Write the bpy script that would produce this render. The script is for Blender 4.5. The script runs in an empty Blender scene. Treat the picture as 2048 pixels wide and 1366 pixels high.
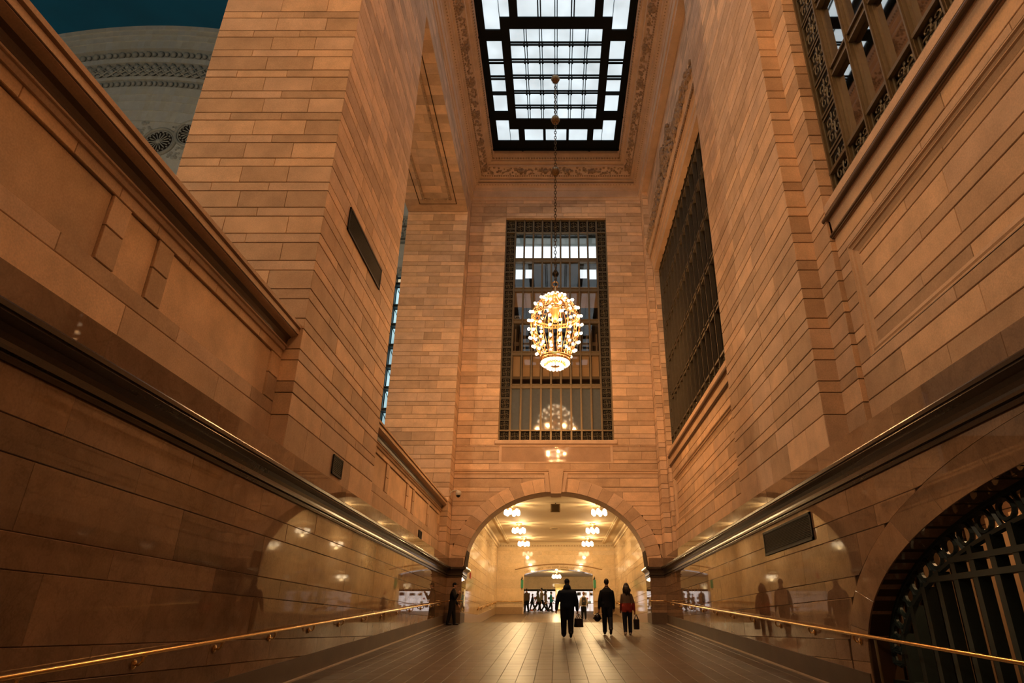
import bpy, math, random
from mathutils import Vector, Matrix, kdtree
random.seed(7)
PI = math.pi
C = bpy.context.scene.collection
SC = bpy.context.scene

# ------------------------------------------------------------------ camera, world, exposure
FPX, CXP, CYP, PITCH = 1290.0, 1112.0, 683.0, math.atan(577 / 1290.0)
cam = bpy.data.cameras.new('camera'); cam_ob = bpy.data.objects.new('camera', cam); C.objects.link(cam_ob)
cam.sensor_width = 36.0; cam.lens = FPX / 2048 * 36.0
cam.shift_x = -(CXP - 1024) / 2048.0; cam.clip_end = 400
cam_ob.location = (0, 0, 0); cam_ob.rotation_euler = (PI / 2 + PITCH, 0, 0)
SC.camera = cam_ob
SC.view_settings.view_transform = 'Standard'; SC.view_settings.look = 'None'
SC.view_settings.gamma = 1.0; SC.view_settings.use_curve_mapping = False
SC.view_settings.exposure = -0.1
w = bpy.data.worlds.new('world'); SC.world = w; w.use_nodes = True
w.node_tree.nodes['Background'].inputs[0].default_value = (0.35, 0.6, 0.7, 1)
w.node_tree.nodes['Background'].inputs[1].default_value = 0.02
try:
    SC.cycles.max_bounces = 8; SC.cycles.diffuse_bounces = 4; SC.cycles.glossy_bounces = 3
    SC.cycles.transparent_max_bounces = 8; SC.cycles.sample_clamp_indirect = 4.0
    SC.cycles.use_denoising = True
except Exception:
    pass
WARM = (1.0, 0.47, 0.165)
HALLC = (1.0, 0.65, 0.38)
P_CHAND, P_CHAND2, P_ROOM, P_HALL = 2050.0, 1350.0, 210.0, 10300.0
E_SKY = 0.95

def lamp(name, loc, power, color, radius, parent=None):
    l = bpy.data.lights.new(name, 'POINT'); l.energy = power; l.color = color; l.shadow_soft_size = radius
    o = bpy.data.objects.new(name, l); C.objects.link(o); o.location = loc
    if parent: o.parent = parent
    return o

# ------------------------------------------------------------------ materials
def nodes(name):
    m = bpy.data.materials.new(name); m.use_nodes = True
    nt = m.node_tree; b = nt.nodes['Principled BSDF']
    return m, nt, b

def plain(name, col, rough=0.6, metal=0.0, spec=0.5, noise=0.0, nscale=8.0, bump=0.0, emit=None, estr=0.0, coat=0.0):
    m, nt, b = nodes(name)
    b.inputs['Base Color'].default_value = (*col, 1); b.inputs['Roughness'].default_value = rough
    b.inputs['Metallic'].default_value = metal; b.inputs['Specular IOR Level'].default_value = spec
    if coat: b.inputs['Coat Weight'].default_value = coat; b.inputs['Coat Roughness'].default_value = 0.04
    if emit:
        b.inputs['Emission Color'].default_value = (*emit, 1); b.inputs['Emission Strength'].default_value = estr
    if noise or bump:
        g = nt.nodes.new('ShaderNodeNewGeometry'); n = nt.nodes.new('ShaderNodeTexNoise')
        n.inputs['Scale'].default_value = nscale; n.inputs['Detail'].default_value = 5
        nt.links.new(g.outputs['Position'], n.inputs['Vector'])
        if noise:
            mx = nt.nodes.new('ShaderNodeMix'); mx.data_type = 'RGBA'
            mx.inputs['A'].default_value = (*[c * (1 - noise) for c in col], 1)
            mx.inputs['B'].default_value = (*[min(1, c * (1 + noise)) for c in col], 1)
            nt.links.new(n.outputs['Fac'], mx.inputs['Factor']); nt.links.new(mx.outputs['Result'], b.inputs['Base Color'])
        if bump:
            bp = nt.nodes.new('ShaderNodeBump'); bp.inputs['Strength'].default_value = bump; bp.inputs['Distance'].default_value = 0.02
            nt.links.new(n.outputs['Fac'], bp.inputs['Height']); nt.links.new(bp.outputs['Normal'], b.inputs['Normal'])
    return m

def stone_mat(name, tones, rough=0.7, spec=0.3, mottle=0.22, bump=0.15, vein=0.0, rough_var=0.0):
    """per-block tone from the object / island, mottling, grain and optional veins"""
    m, nt, b = nodes(name); N = nt.nodes.new; L = nt.links.new
    b.inputs['Specular IOR Level'].default_value = spec
    oi = N('ShaderNodeObjectInfo'); g = N('ShaderNodeNewGeometry')
    ad = N('ShaderNodeMath'); ad.operation = 'ADD'; L(oi.outputs['Random'], ad.inputs[0]); L(g.outputs['Random Per Island'], ad.inputs[1])
    fr = N('ShaderNodeMath'); fr.operation = 'FRACT'; L(ad.outputs[0], fr.inputs[0])
    cr = N('ShaderNodeValToRGB'); cr.color_ramp.interpolation = 'CONSTANT'
    e = cr.color_ramp.elements
    while len(e) < len(tones): e.new(0.5)
    for i, t in enumerate(tones):
        e[i].position = i / len(tones); e[i].color = (*t, 1)
    L(fr.outputs[0], cr.inputs['Fac'])
    off = N('ShaderNodeVectorMath'); off.operation = 'SCALE'; off.inputs[0].default_value = (37, 19, 53); L(fr.outputs[0], off.inputs['Scale'])
    pos = N('ShaderNodeVectorMath'); pos.operation = 'ADD'; L(g.outputs['Position'], pos.inputs[0]); L(off.outputs[0], pos.inputs[1])
    n1 = N('ShaderNodeTexNoise'); n1.inputs['Scale'].default_value = 1.6; n1.inputs['Detail'].default_value = 6; n1.inputs['Roughness'].default_value = 0.62
    L(pos.outputs[0], n1.inputs['Vector'])
    n2 = N('ShaderNodeTexNoise'); n2.inputs['Scale'].default_value = 45; n2.inputs['Detail'].default_value = 3
    L(pos.outputs[0], n2.inputs['Vector'])
    mr = N('ShaderNodeMapRange'); mr.inputs['From Min'].default_value = 0.25; mr.inputs['From Max'].default_value = 0.75
    mr.inputs['To Min'].default_value = 1 - mottle; mr.inputs['To Max'].default_value = 1 + mottle; L(n1.outputs['Fac'], mr.inputs['Value'])
    mr2 = N('ShaderNodeMapRange'); mr2.inputs['From Min'].default_value = 0.3; mr2.inputs['From Max'].default_value = 0.7
    mr2.inputs['To Min'].default_value = 0.9; mr2.inputs['To Max'].default_value = 1.1; L(n2.outputs['Fac'], mr2.inputs['Value'])
    mu = N('ShaderNodeMath'); mu.operation = 'MULTIPLY'; L(mr.outputs[0], mu.inputs[0]); L(mr2.outputs[0], mu.inputs[1])
    last = mu
    if vein:
        wv = N('ShaderNodeTexNoise'); wv.inputs['Scale'].default_value = 2.2; wv.inputs['Detail'].default_value = 7; wv.inputs['Distortion'].default_value = 1.4
        L(pos.outputs[0], wv.inputs['Vector'])
        s = N('ShaderNodeMath'); s.operation = 'SUBTRACT'; L(wv.outputs['Fac'], s.inputs[0]); s.inputs[1].default_value = 0.5
        a = N('ShaderNodeMath'); a.operation = 'ABSOLUTE'; L(s.outputs[0], a.inputs[0])
        v = N('ShaderNodeMapRange'); v.inputs['From Min'].default_value = 0.0; v.inputs['From Max'].default_value = 0.03
        v.inputs['To Min'].default_value = 1 - vein; v.inputs['To Max'].default_value = 1.0; L(a.outputs[0], v.inputs['Value'])
        m2 = N('ShaderNodeMath'); m2.operation = 'MULTIPLY'; L(mu.outputs[0], m2.inputs[0]); L(v.outputs[0], m2.inputs[1]); last = m2
    sc = N('ShaderNodeVectorMath'); sc.operation = 'SCALE'; L(cr.outputs['Color'], sc.inputs[0]); L(last.outputs[0], sc.inputs['Scale'])
    L(sc.outputs[0], b.inputs['Base Color'])
    if rough_var:
        rr = N('ShaderNodeMapRange'); rr.inputs['To Min'].default_value = max(0.02, rough - rough_var); rr.inputs['To Max'].default_value = rough + rough_var
        L(n1.outputs['Fac'], rr.inputs['Value']); L(rr.outputs[0], b.inputs['Roughness'])
    else:
        b.inputs['Roughness'].default_value = rough
    if bump:
        bp = N('ShaderNodeBump'); bp.inputs['Strength'].default_value = bump; bp.inputs['Distance'].default_value = 0.01
        L(n2.outputs['Fac'], bp.inputs['Height']); L(bp.outputs['Normal'], b.inputs['Normal'])
    return m

def tones(base, spread, n=7):
    r = random.Random(hash(base) & 0xffff); out = []
    for i in range(n):
        k = 1 + spread * (2 * (i + 0.5) / n - 1); h = r.uniform(-0.05, 0.05)
        out.append((min(1, base[0] * k * (1 + h * 0.4)), min(1, base[1] * k), min(1, base[2] * k * (1 - h))))
    r.shuffle(out); return out

LIME = (0.60, 0.425, 0.28)
MS = stone_mat('limestone', tones(LIME, 0.22))
MTRIM = stone_mat('limestone_trim', tones((0.60, 0.43, 0.29), 0.05), mottle=0.15)
MPOL = stone_mat('polished_marble', tones((0.23, 0.148, 0.09), 0.28), rough=0.016, spec=0.55, mottle=0.26, bump=0.0, vein=0.14, rough_var=0.008)
MPOLT = stone_mat('polished_trim', tones((0.06, 0.044, 0.031), 0.06), rough=0.2, spec=0.6, mottle=0.15, bump=0.0)
MROOM = stone_mat('polished_cream_marble', tones((0.66, 0.50, 0.32), 0.08), rough=0.06, spec=0.5, mottle=0.14, bump=0.0, vein=0.12)
MBASE = stone_mat('baseboard_marble', tones((0.10, 0.07, 0.046), 0.1), rough=0.5, spec=0.25, mottle=0.2, bump=0.0)
MTILE = stone_mat('floor_tile', tones((0.078, 0.06, 0.045), 0.26), rough=0.38, spec=0.5, mottle=0.35, bump=0.1, rough_var=0.08)
MTILE2 = stone_mat('floor_tile_side', tones((0.11, 0.07, 0.042), 0.12), rough=0.4, spec=0.4, mottle=0.25, bump=0.1)
MDARK = stone_mat('dark_and_shaded_moulding_stone', tones((0.11, 0.066, 0.036), 0.06), rough=0.4, spec=0.5, mottle=0.2)  # darker than the trim; on the sill rolls it paints in shade
MCARVE = stone_mat('carved_stone', tones((0.36, 0.25, 0.155), 0.08), mottle=0.4)
MORT = plain('mortar', (0.06, 0.036, 0.02), 0.95, spec=0.1)
MGROUT = plain('floor_grout', (0.035, 0.027, 0.02), 0.8)
MSTRIP = plain('floor_strip', (0.45, 0.36, 0.26), 0.35, noise=0.2)
MPLAS = plain('plaster', (0.58, 0.45, 0.28), 0.75, noise=0.06, nscale=2)
MBRASS = plain('brass', (0.72, 0.46, 0.18), 0.22, metal=1.0, noise=0.15, nscale=20)
MBRONZE = plain('bronze', (0.16, 0.125, 0.07), 0.45, metal=0.4, noise=0.25, nscale=14, bump=0.1)
MIRON = plain('dark_iron', (0.045, 0.05, 0.038), 0.5, metal=0.3, noise=0.3, nscale=20)
MGATE = plain('green_black_iron', (0.02, 0.035, 0.035), 0.45, metal=0.3, noise=0.3, nscale=20)
MSKYF = plain('skylight_steel', (0.002, 0.004, 0.005), 0.7, spec=0.15)
MVENT = plain('vent_metal', (0.008, 0.008, 0.007), 0.6, spec=0.3)
MBLACK = plain('black_void', (0.01, 0.009, 0.008), 0.9)
MGOLD = plain('gilt_bronze', (0.75, 0.45, 0.2), 0.3, metal=1.0, noise=0.2, nscale=30)
MBULB = plain('bulb_glass', (1, 0.9, 0.75), 0.2, emit=(1.0, 0.74, 0.45), estr=14.0)
MBULB.cycles.emission_sampling = 'NONE'
MTUBE = plain('lamp_globe_glass', (1, 0.95, 0.85), 0.2, emit=(1.0, 0.78, 0.48), estr=18.0)
MTUBE.cycles.emission_sampling = 'NONE'
MTEAL = plain('teal_vault', (0.0, 0.14, 0.33), 0.85, noise=0.25, nscale=0.35)
MHALL = stone_mat('concourse_stone', tones((0.50, 0.56, 0.57), 0.05), mottle=0.12)
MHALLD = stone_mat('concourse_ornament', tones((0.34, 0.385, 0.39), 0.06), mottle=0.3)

def glow_mat(name, col, strength, var=0.12, scale=0.5, stretch=(1, 1, 1)):
    m, nt, b = nodes(name); N = nt.nodes.new; L = nt.links.new
    g = N('ShaderNodeNewGeometry'); mp = N('ShaderNodeMapping'); mp.inputs['Scale'].default_value = stretch
    n = N('ShaderNodeTexNoise'); n.inputs['Scale'].default_value = scale; n.inputs['Detail'].default_value = 4
    L(g.outputs['Position'], mp.inputs[0]); L(mp.outputs[0], n.inputs['Vector'])
    mr = N('ShaderNodeMapRange'); mr.inputs['From Min'].default_value = 0.3; mr.inputs['From Max'].default_value = 0.7
    mr.inputs['To Min'].default_value = strength * (1 - var); mr.inputs['To Max'].default_value = strength * (1 + var)
    L(n.outputs['Fac'], mr.inputs['Value'])
    b.inputs['Base Color'].default_value = (0.3, 0.32, 0.33, 1); b.inputs['Roughness'].default_value = 0.3
    b.inputs['Emission Color'].default_value = (*col, 1); L(mr.outputs[0], b.inputs['Emission Strength'])
    return m
MSKY = glow_mat('laylight_glass', (0.78, 0.93, 1.0), E_SKY, 0.2, 0.9)
MDAY = glow_mat('daylit_window', (0.55, 0.85, 0.92), 0.9, 0.5, 1.3, (1, 1, 0.4))
MSHOP = glow_mat('shop_light', (1.0, 0.88, 0.85), 0.95, 0.35, 2.5)

def glass_mat(name, tint, opacity, rough=0.02, fres=1.0):
    m, nt, b = nodes(name); N = nt.nodes.new; L = nt.links.new
    out = nt.nodes['Material Output']
    gl = N('ShaderNodeBsdfGlossy'); gl.inputs['Roughness'].default_value = rough; gl.inputs['Color'].default_value = (0.9, 0.9, 0.9, 1)
    tr = N('ShaderNodeBsdfTransparent'); tr.inputs['Color'].default_value = (*tint, 1)
    fz = N('ShaderNodeFresnel'); fz.inputs['IOR'].default_value = 1.5
    mt = N('ShaderNodeMath'); mt.operation = 'MULTIPLY_ADD'; mt.inputs[1].default_value = fres; mt.inputs[2].default_value = opacity
    L(fz.outputs[0], mt.inputs[0])
    mx = N('ShaderNodeMixShader'); L(mt.outputs[0], mx.inputs[0]); L(tr.outputs[0], mx.inputs[1]); L(gl.outputs[0], mx.inputs[2])
    L(mx.outputs[0], out.inputs['Surface']); return m
MGLASS = glass_mat('window_glass', (0.85, 0.85, 0.85), 0.06)
MGLASSF = glass_mat('far_window_glass', (0.85, 0.85, 0.85), 0.03, fres=0.5)
MGLASSD = glass_mat('window_glass_dim', (0.6, 0.6, 0.6), 0.01, fres=0.3)
MBLUEG = plain('grey_blue_spandrel_glass', (0.10, 0.125, 0.14), 0.06, spec=0.8, noise=0.15)

# ------------------------------------------------------------------ mesh building
class MB:
    def __init__(s): s.v = []; s.f = []; s.mi = []; s.m = 0
    def add(s, vs, fs):
        k = len(s.v); s.v += [tuple(v) for v in vs]
        for f in fs: s.f.append(tuple(i + k for i in f)); s.mi.append(s.m)
    def box(s, x0, x1, y0, y1, z0, z1):
        x0, x1 = min(x0, x1), max(x0, x1); y0, y1 = min(y0, y1), max(y0, y1); z0, z1 = min(z0, z1), max(z0, z1)
        s.add([(x0, y0, z0), (x1, y0, z0), (x1, y1, z0), (x0, y1, z0), (x0, y0, z1), (x1, y0, z1), (x1, y1, z1), (x0, y1, z1)],
              [(0, 3, 2, 1), (4, 5, 6, 7), (0, 1, 5, 4), (1, 2, 6, 5), (2, 3, 7, 6), (3, 0, 4, 7)]); return s
    def hexa(s, p):   # 8 corner points: bottom ring 0-3, top ring 4-7
        s.add(p, [(0, 3, 2, 1), (4, 5, 6, 7), (0, 1, 5, 4), (1, 2, 6, 5), (2, 3, 7, 6), (3, 0, 4, 7)]); return s
    def prism(s, pts, d):   # closed 3d polygon swept by vector d
        n = len(pts); q = [tuple(a + b for a, b in zip(p, d)) for p in pts]
        s.add(list(pts) + q, [tuple(range(n))[::-1], tuple(range(n, 2 * n))] + [(i, (i + 1) % n, n + (i + 1) % n, n + i) for i in range(n)]); return s
    def tube(s, pts, r, n=8, closed=False, squash=1.0):
        pts = [Vector(p) for p in pts]; k = len(pts); rings = []
        prev = None
        for i, p in enumerate(pts):
            if closed: t = pts[(i + 1) % k] - pts[i - 1]
            else: t = pts[min(i + 1, k - 1)] - pts[max(i - 1, 0)]
            t.normalize()
            if prev is None:
                a = Vector((0, 0, 1)) if abs(t.z) < 0.9 else Vector((1, 0, 0))
                u = t.cross(a).normalized()
            else:
                u = (prev - t * prev.dot(t)).normalized()
            prev = u; w_ = t.cross(u); rr = r[i] if isinstance(r, (list, tuple)) else r
            rings.append([p + u * math.cos(2 * PI * j / n) * rr + w_ * math.sin(2 * PI * j / n) * rr * squash for j in range(n)])
        vs = [v for R_ in rings for v in R_]; fs = []
        for i in range(k if closed else k - 1):
            for j in range(n):
                a, b_ = i * n + j, i * n + (j + 1) % n; c, d = ((i + 1) % k) * n + (j + 1) % n, ((i + 1) % k) * n + j
                fs.append((a, b_, c, d))
        if not closed: fs += [tuple(range(n))[::-1], tuple(range((k - 1) * n, k * n))]
        s.add(vs, fs); return s
    def lathe(s, prof, n=16, c=(0, 0, 0)):   # prof: (r, z)
        vs = []; fs = []; k = len(prof)
        for r, z in prof:
            for j in range(n):
                a = 2 * PI * j / n; vs.append((c[0] + r * math.cos(a), c[1] + r * math.sin(a), c[2] + z))
        for i in range(k - 1):
            for j in range(n):
                fs.append((i * n + j, i * n + (j + 1) % n, (i + 1) * n + (j + 1) % n, (i + 1) * n + j))
        fs += [tuple(range(n))[::-1], tuple(range((k - 1) * n, k * n))]
        s.add(vs, fs); return s
    def ball(s, c, r, n=8, m=6):
        rx, ry, rz = r if isinstance(r, (tuple, list)) else (r, r, r)
        vs = [(c[0], c[1], c[2] - rz)]; fs = []
        for i in range(1, m):
            t = -PI / 2 + PI * i / m
            for j in range(n):
                a = 2 * PI * j / n; vs.append((c[0] + rx * math.cos(t) * math.cos(a), c[1] + ry * math.cos(t) * math.sin(a), c[2] + rz * math.sin(t)))
        vs.append((c[0], c[1], c[2] + rz)); T = len(vs) - 1
        for j in range(n):
            fs.append((0, 1 + (j + 1) % n, 1 + j)); fs.append((T, 1 + (m - 2) * n + j, 1 + (m - 2) * n + (j + 1) % n))
        for i in range(m - 2):
            for j in range(n):
                a = 1 + i * n + j; b_ = 1 + i * n + (j + 1) % n; fs.append((a, b_, b_ + n, a + n))
        s.add(vs, fs); return s
    def sweep(s, prof, path):   # prof (out, z) closed polygon, path of (x, y); out = right-hand normal of travel
        k = len(path); n = len(prof); vs = []
        P = [Vector(p) for p in path]
        for i in range(k):
            d0 = (P[i] - P[i - 1]).normalized() if i else None
            d1 = (P[i + 1] - P[i]).normalized() if i < k - 1 else None
            if d0 is None: d0 = d1
            if d1 is None: d1 = d0
            n0 = Vector((d0.y, -d0.x)); n1 = Vector((d1.y, -d1.x)); m = (n0 + n1); m = m / max(1e-6, m.dot(n0))
            for o, z in prof: vs.append((P[i].x + m.x * o, P[i].y + m.y * o, z))
        fs = []
        for i in range(k - 1):
            for j in range(n):
                fs.append((i * n + j, i * n + (j + 1) % n, (i + 1) * n + (j + 1) % n, (i + 1) * n + j))
        fs += [tuple(range(n)), tuple(range((k - 1) * n, k * n))[::-1]]
        s.add(vs, fs); return s
    def mesh(s, name):
        me = bpy.data.meshes.new(name); me.from_pydata(s.v, [], s.f); me.update(); return me

def fix_normals(me):
    import bmesh
    bm = bmesh.new(); bm.from_mesh(me); bmesh.ops.recalc_face_normals(bm, faces=bm.faces); bm.to_mesh(me); bm.free()

def put(name, me, mat, parent=None, label=None, cat=None, group=None, kind=None, smooth=False, loc=None, rot=None, scale=None):
    o = bpy.data.objects.new(name, me); C.objects.link(o)
    if mat is not None and me is not None:
        mats = mat if isinstance(mat, (list, tuple)) else [mat]
        if not me.materials:
            for mm in mats: me.materials.append(mm)
    if parent: o.parent = parent
    if label: o['label'] = label
    if cat: o['category'] = cat
    if group: o['group'] = group
    if kind: o['kind'] = kind
    if loc: o.location = loc
    if rot: o.rotation_euler = rot
    if scale: o.scale = scale
    if smooth and me:
        me.polygons.foreach_set('use_smooth', [True] * len(me.polygons))
    return o

def obj(name, mb, mat, parent=None, norm=True, **kw):
    me = mb.mesh(name)
    if isinstance(mat, (list, tuple)):
        for mm in mat: me.materials.append(mm)
        me.polygons.foreach_set('material_index', mb.mi)
    if norm: fix_normals(me)
    return put(name, me, mat, parent, **kw)

def struct(name, mb, mat, label, **kw):
    return obj(name, mb, mat, None, kind='structure', label=label, **kw)

def empty(name, loc=(0, 0, 0), label=None, cat=None, group=None, kind=None, rotz=0.0):
    o = put(name, None, None, None, label, cat, group, kind); o.location = loc; o.rotation_euler = (0, 0, rotz); return o

cp_, sp_ = math.cos(PITCH), math.sin(PITCH)
def pix(p):   # how large a piece shows; used only to choose which pieces are built one by one
    d = p[1] * cp_ + p[2] * sp_
    if d < 0.3: return None
    return (CXP + FPX * p[0] / d, CYP - FPX * (-p[1] * sp_ + p[2] * cp_) / d)
def shown(pts):
    q = [pix(p) for p in pts]
    if any(a is None for a in q): return 0
    x0 = max(0, min(a[0] for a in q)); x1 = min(2048, max(a[0] for a in q)); y0 = max(0, min(a[1] for a in q)); y1 = min(1366, max(a[1] for a in q))
    return max(0, x1 - x0) * max(0, y1 - y0)

# a flat frame on a wall: point at distance u along the wall, height z, d proud of it
class Plane:
    def __init__(s, o, u, n): s.o = Vector(o); s.u = Vector(u); s.n = Vector(n)
    def p(s, u, z, d=0.0): return s.o + s.u * u + Vector((0, 0, z)) + s.n * d
def facing_x(X, sgn): return Plane((X, 0, 0), (0, 1, 0), (sgn, 0, 0))     # u = Y
def facing_y(Y, sgn=-1): return Plane((0, Y, 0), (1, 0, 0), (0, sgn, 0))   # u = X

def block(pl, poly, g=0.008, b=0.007, t=0.05, proud=0.0):
    """one stone: a polygon (u, z) with a chamfered edge and open joints"""
    n = len(poly); cu = sum(p[0] for p in poly) / n; cz = sum(p[1] for p in poly) / n
    us = [p[0] for p in poly]; zs = [p[1] for p in poly]; W = max(us) - min(us); Hh = max(zs) - min(zs)
    def ring(k, d):
        fu = max(0.2, 1 - 1.1 * k / max(W, 1e-3)); fz = max(0.2, 1 - 2 * k / max(Hh, 1e-3))
        return [tuple(pl.p(cu + (u - cu) * fu, cz + (z - cz) * fz, d)) for u, z in poly]
    m = MB(); vs = ring(g + b, proud) + ring(g, proud - b) + ring(g, proud - t)
    fs = [tuple(range(n))]
    for r in range(2):
        for j in range(n):
            fs.append((r * n + j, (r + 1) * n + j, (r + 1) * n + (j + 1) % n, r * n + (j + 1) % n))
    m.add(vs, fs); return m

def lay(root, pieces, mat, name='stone', limit=300, minpx=40):
    """pieces: list of MB; the largest in view become parts, the rest one stuff part"""
    pieces = sorted(pieces, key=lambda m: -shown(m.v)); rest = MB(); k = 0
    for m in pieces:
        if k < limit and shown(m.v) > minpx:
            me = m.mesh(name); fix_normals_fast(me, m); put(name, me, mat, root); k += 1
        else:
            rest.add(m.v, m.f)
    if rest.v: obj(name + '_remainder', rest, mat, root, kind='stuff')

def fix_normals_fast(me, m):
    pass

TALL, SHORT, Z0C = 0.42, 0.222, 3.53
def courses(z0, z1):
    out = []
    if z0 < Z0C - 0.05: out.append((z0, min(Z0C, z1)))
    z = Z0C; k = 0
    while z < z1:
        h = TALL if k % 2 == 0 else SHORT
        a, b_ = max(z, z0), min(z + h, z1)
        if b_ - a > 0.05: out.append((a, b_))
        z += h; k += 1
    return out

def rects(pl, u0, u1, z0, z1, mean=1.15, cs=None, proud=0.0, seed=0, cut=None, g=0.008):
    """coursed ashlar over one rectangle"""
    r = random.Random(seed * 977 + int(u0 * 100) + int(z0 * 10)); out = []
    for ci, (a, b_) in enumerate(cs or courses(z0, z1)):
        L = u1 - u0; ml = mean * (1.15 if b_ - a < 0.3 else 1.0); n = max(1, round(L / ml))
        xs = [u0]
        if n > 1:
            st = L / n; ph = (0.5 if ci % 2 else 0.0) * st
            xs += [u0 + st * i + (ph - st * 0.25) + r.uniform(-0.12, 0.12) * st for i in range(1, n)]
        xs.append(u1)
        xs = [x for i, x in enumerate(xs) if i in (0, len(xs) - 1) or (u0 + 0.12 < x < u1 - 0.12)]
        for i in range(len(xs) - 1):
            if xs[i + 1] - xs[i] < 0.03: continue
            poly = [(xs[i], a), (xs[i + 1], a), (xs[i + 1], b_), (xs[i], b_)]
            if cut:
                poly = cut(poly)
                if not poly: continue
            out.append(block(pl, poly, g=g, proud=proud + r.uniform(-0.003, 0.003)))
    return out

S1, HC = 0.0631, 1.66
def fz(y):   # floor height along the hall
    if y < 31.1: return -HC + S1 * y
    if y < 41.4: return -HC + S1 * 31.1
    if y < 59.5: return -HC + S1 * 31.1 + 0.065 * (y - 41.4)
    return -HC + S1 * 31.1 + 0.065 * 18.1

# ================================================================== FLOOR
YB, YF = -5.0, 30.3          # back wall, far wall
m = MB()
for a, b_ in ((YB, 31.1), (31.1, 41.4), (41.4, 59.5), (59.5, 70)):
    xw = 4.78 if a < 31 else (4.66 if a < 59 else 14)
    m.hexa([(-xw, a, fz(a) - .3), (xw, a, fz(a) - .3), (xw, b_, fz(b_) - .3), (-xw, b_, fz(b_) - .3),
            (-xw, a, fz(a) - .012), (xw, a, fz(a) - .012), (xw, b_, fz(b_) - .012), (-xw, b_, fz(b_) - .012)])
floor = struct('floor', m, MGROUT, 'dark stone tiled ramp floor rising to the arched passage')
def tile(x0, x1, y0, y1, t=0.012):
    g = 0.0035; b_ = 0.002; x0 += g; x1 -= g; y0 += g; y1 -= g; m = MB()
    dz = random.uniform(-0.0008, 0.0008); e = 1e-4
    def r(k, h): return [(x0 + k, y0 + k, fz(y0 + e) + h), (x1 - k, y0 + k, fz(y0 + e) + h), (x1 - k, y1 - k, fz(y1 - e) + h), (x0 + k, y1 - k, fz(y1 - e) + h)]
    m.add(r(b_, dz) + r(0, dz - b_) + r(0, -t), [(0, 1, 2, 3)] + [(q * 4 + j, q * 4 + 4 + j, q * 4 + 4 + (j + 1) % 4, q * 4 + (j + 1) % 4) for q in range(2) for j in range(4)])
    return m
TW, TL = 0.3255, 0.469
ps = []
ny = int((31.1 - 5) / TL); y_off = 31.1 - ny * TL
for iy in range(ny):
    y0 = y_off + iy * TL
    xs = [-4.70] + [(-0.07 + TW * i) for i in range(-14, 15) if abs(-0.07 + TW * i) < 4.62] + [4.70]
    for i in range(len(xs) - 1): ps.append(tile(xs[i], xs[i + 1], y0, y0 + TL))
lay(floor, ps, MTILE, 'floor_tile', 300)
ps = []; ps2 = []
for iy in range(int(28.4 / 0.6)):
    y0 = 31.1 + iy * 0.6
    if y0 < 41.4 < y0 + 0.6: continue
    for i in range(15):
        x0 = -4.62 + i * 0.616
        (ps if -2.2 < x0 < 1.6 else ps2).append(tile(x0, x0 + 0.616, y0, y0 + 0.6))
ob_ = MB()
for q in ps: ob_.add(q.v, q.f)
obj('passage_tile', ob_, stone_mat('passage_tile', tones((0.22, 0.165, 0.11), 0.2), rough=0.3, spec=0.5, mottle=0.2), floor, kind='stuff')
ob_ = MB()
for q in ps2: ob_.add(q.v, q.f)
obj('passage_side_tile', ob_, MTILE2, floor, kind='stuff')

# edge strips and sloping baseboards
for sg, nm in ((-1, 'left'), (1, 'right')):
    m = MB(); xa, xb = sg * 4.78, sg * 4.70
    for a, b_ in ((YB, 30.1),):
        m.hexa([(xa, a, fz(a) - .01), (xb, a, fz(a) - .01), (xb, b_, fz(b_) - .01), (xa, b_, fz(b_) - .01), (xa, a, fz(a) + .02), (xb, a, fz(a) + .02), (xb, b_, fz(b_) + .02), (xa, b_, fz(b_) + .02)])
    struct('trim_%d' % (1 if sg < 0 else 2), m, MSTRIP, 'pale metal strip along the %s edge of the ramp floor' % nm)
    m = MB(); xa, xb = sg * 4.84, sg * 4.765
    m.hexa([(xa, YB, fz(YB)), (xb, YB, fz(YB)), (xb, 30.1, fz(30.1)), (xa, 30.1, fz(30.1)), (xa, YB, fz(YB) + .36), (xb, YB, fz(YB) + .36), (xb, 30.1, fz(30.1) + .36), (xa, 30.1, fz(30.1) + .36)]) if sg < 0 else \
        m.hexa([(xb, 11.0, fz(11.0)), (xa, 11.0, fz(11.0)), (xa, 30.1, fz(30.1)), (xb, 30.1, fz(30.1)), (xb, 11.0, fz(11.0) + .36), (xa, 11.0, fz(11.0) + .36), (xa, 30.1, fz(30.1) + .36), (xb, 30.1, fz(30.1) + .36)])
    struct('baseboard_' + nm, m, MBASE, 'dark marble baseboard sloping with the ramp on the %s wall' % nm)

# ================================================================== LOWER POLISHED WALLS
def wc(z0, z1, th=0.62, sh=0.31, z_start=-2.0):
    z = z_start; k = 0; out = []
    while z < z1:
        h = th if k % 2 == 0 else sh; a, b_ = max(z, z0), min(z + h, z1)
        if b_ - a > 0.04: out.append((a, b_))
        z += h; k += 1
    return out
m = MB().box(-5.3, -4.80, YB, 30.1, -2.3, 2.9)
wl = struct('wall_left_wainscot', m, MORT, 'polished brown marble lower wall on the left of the ramp')
lay(wl, rects(facing_x(-4.78, 1), YB, 30.1, -2.0, 2.2, mean=2.3, cs=wc(-2.0, 2.2), seed=1, g=0.002), MPOL, 'marble_slab')
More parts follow.
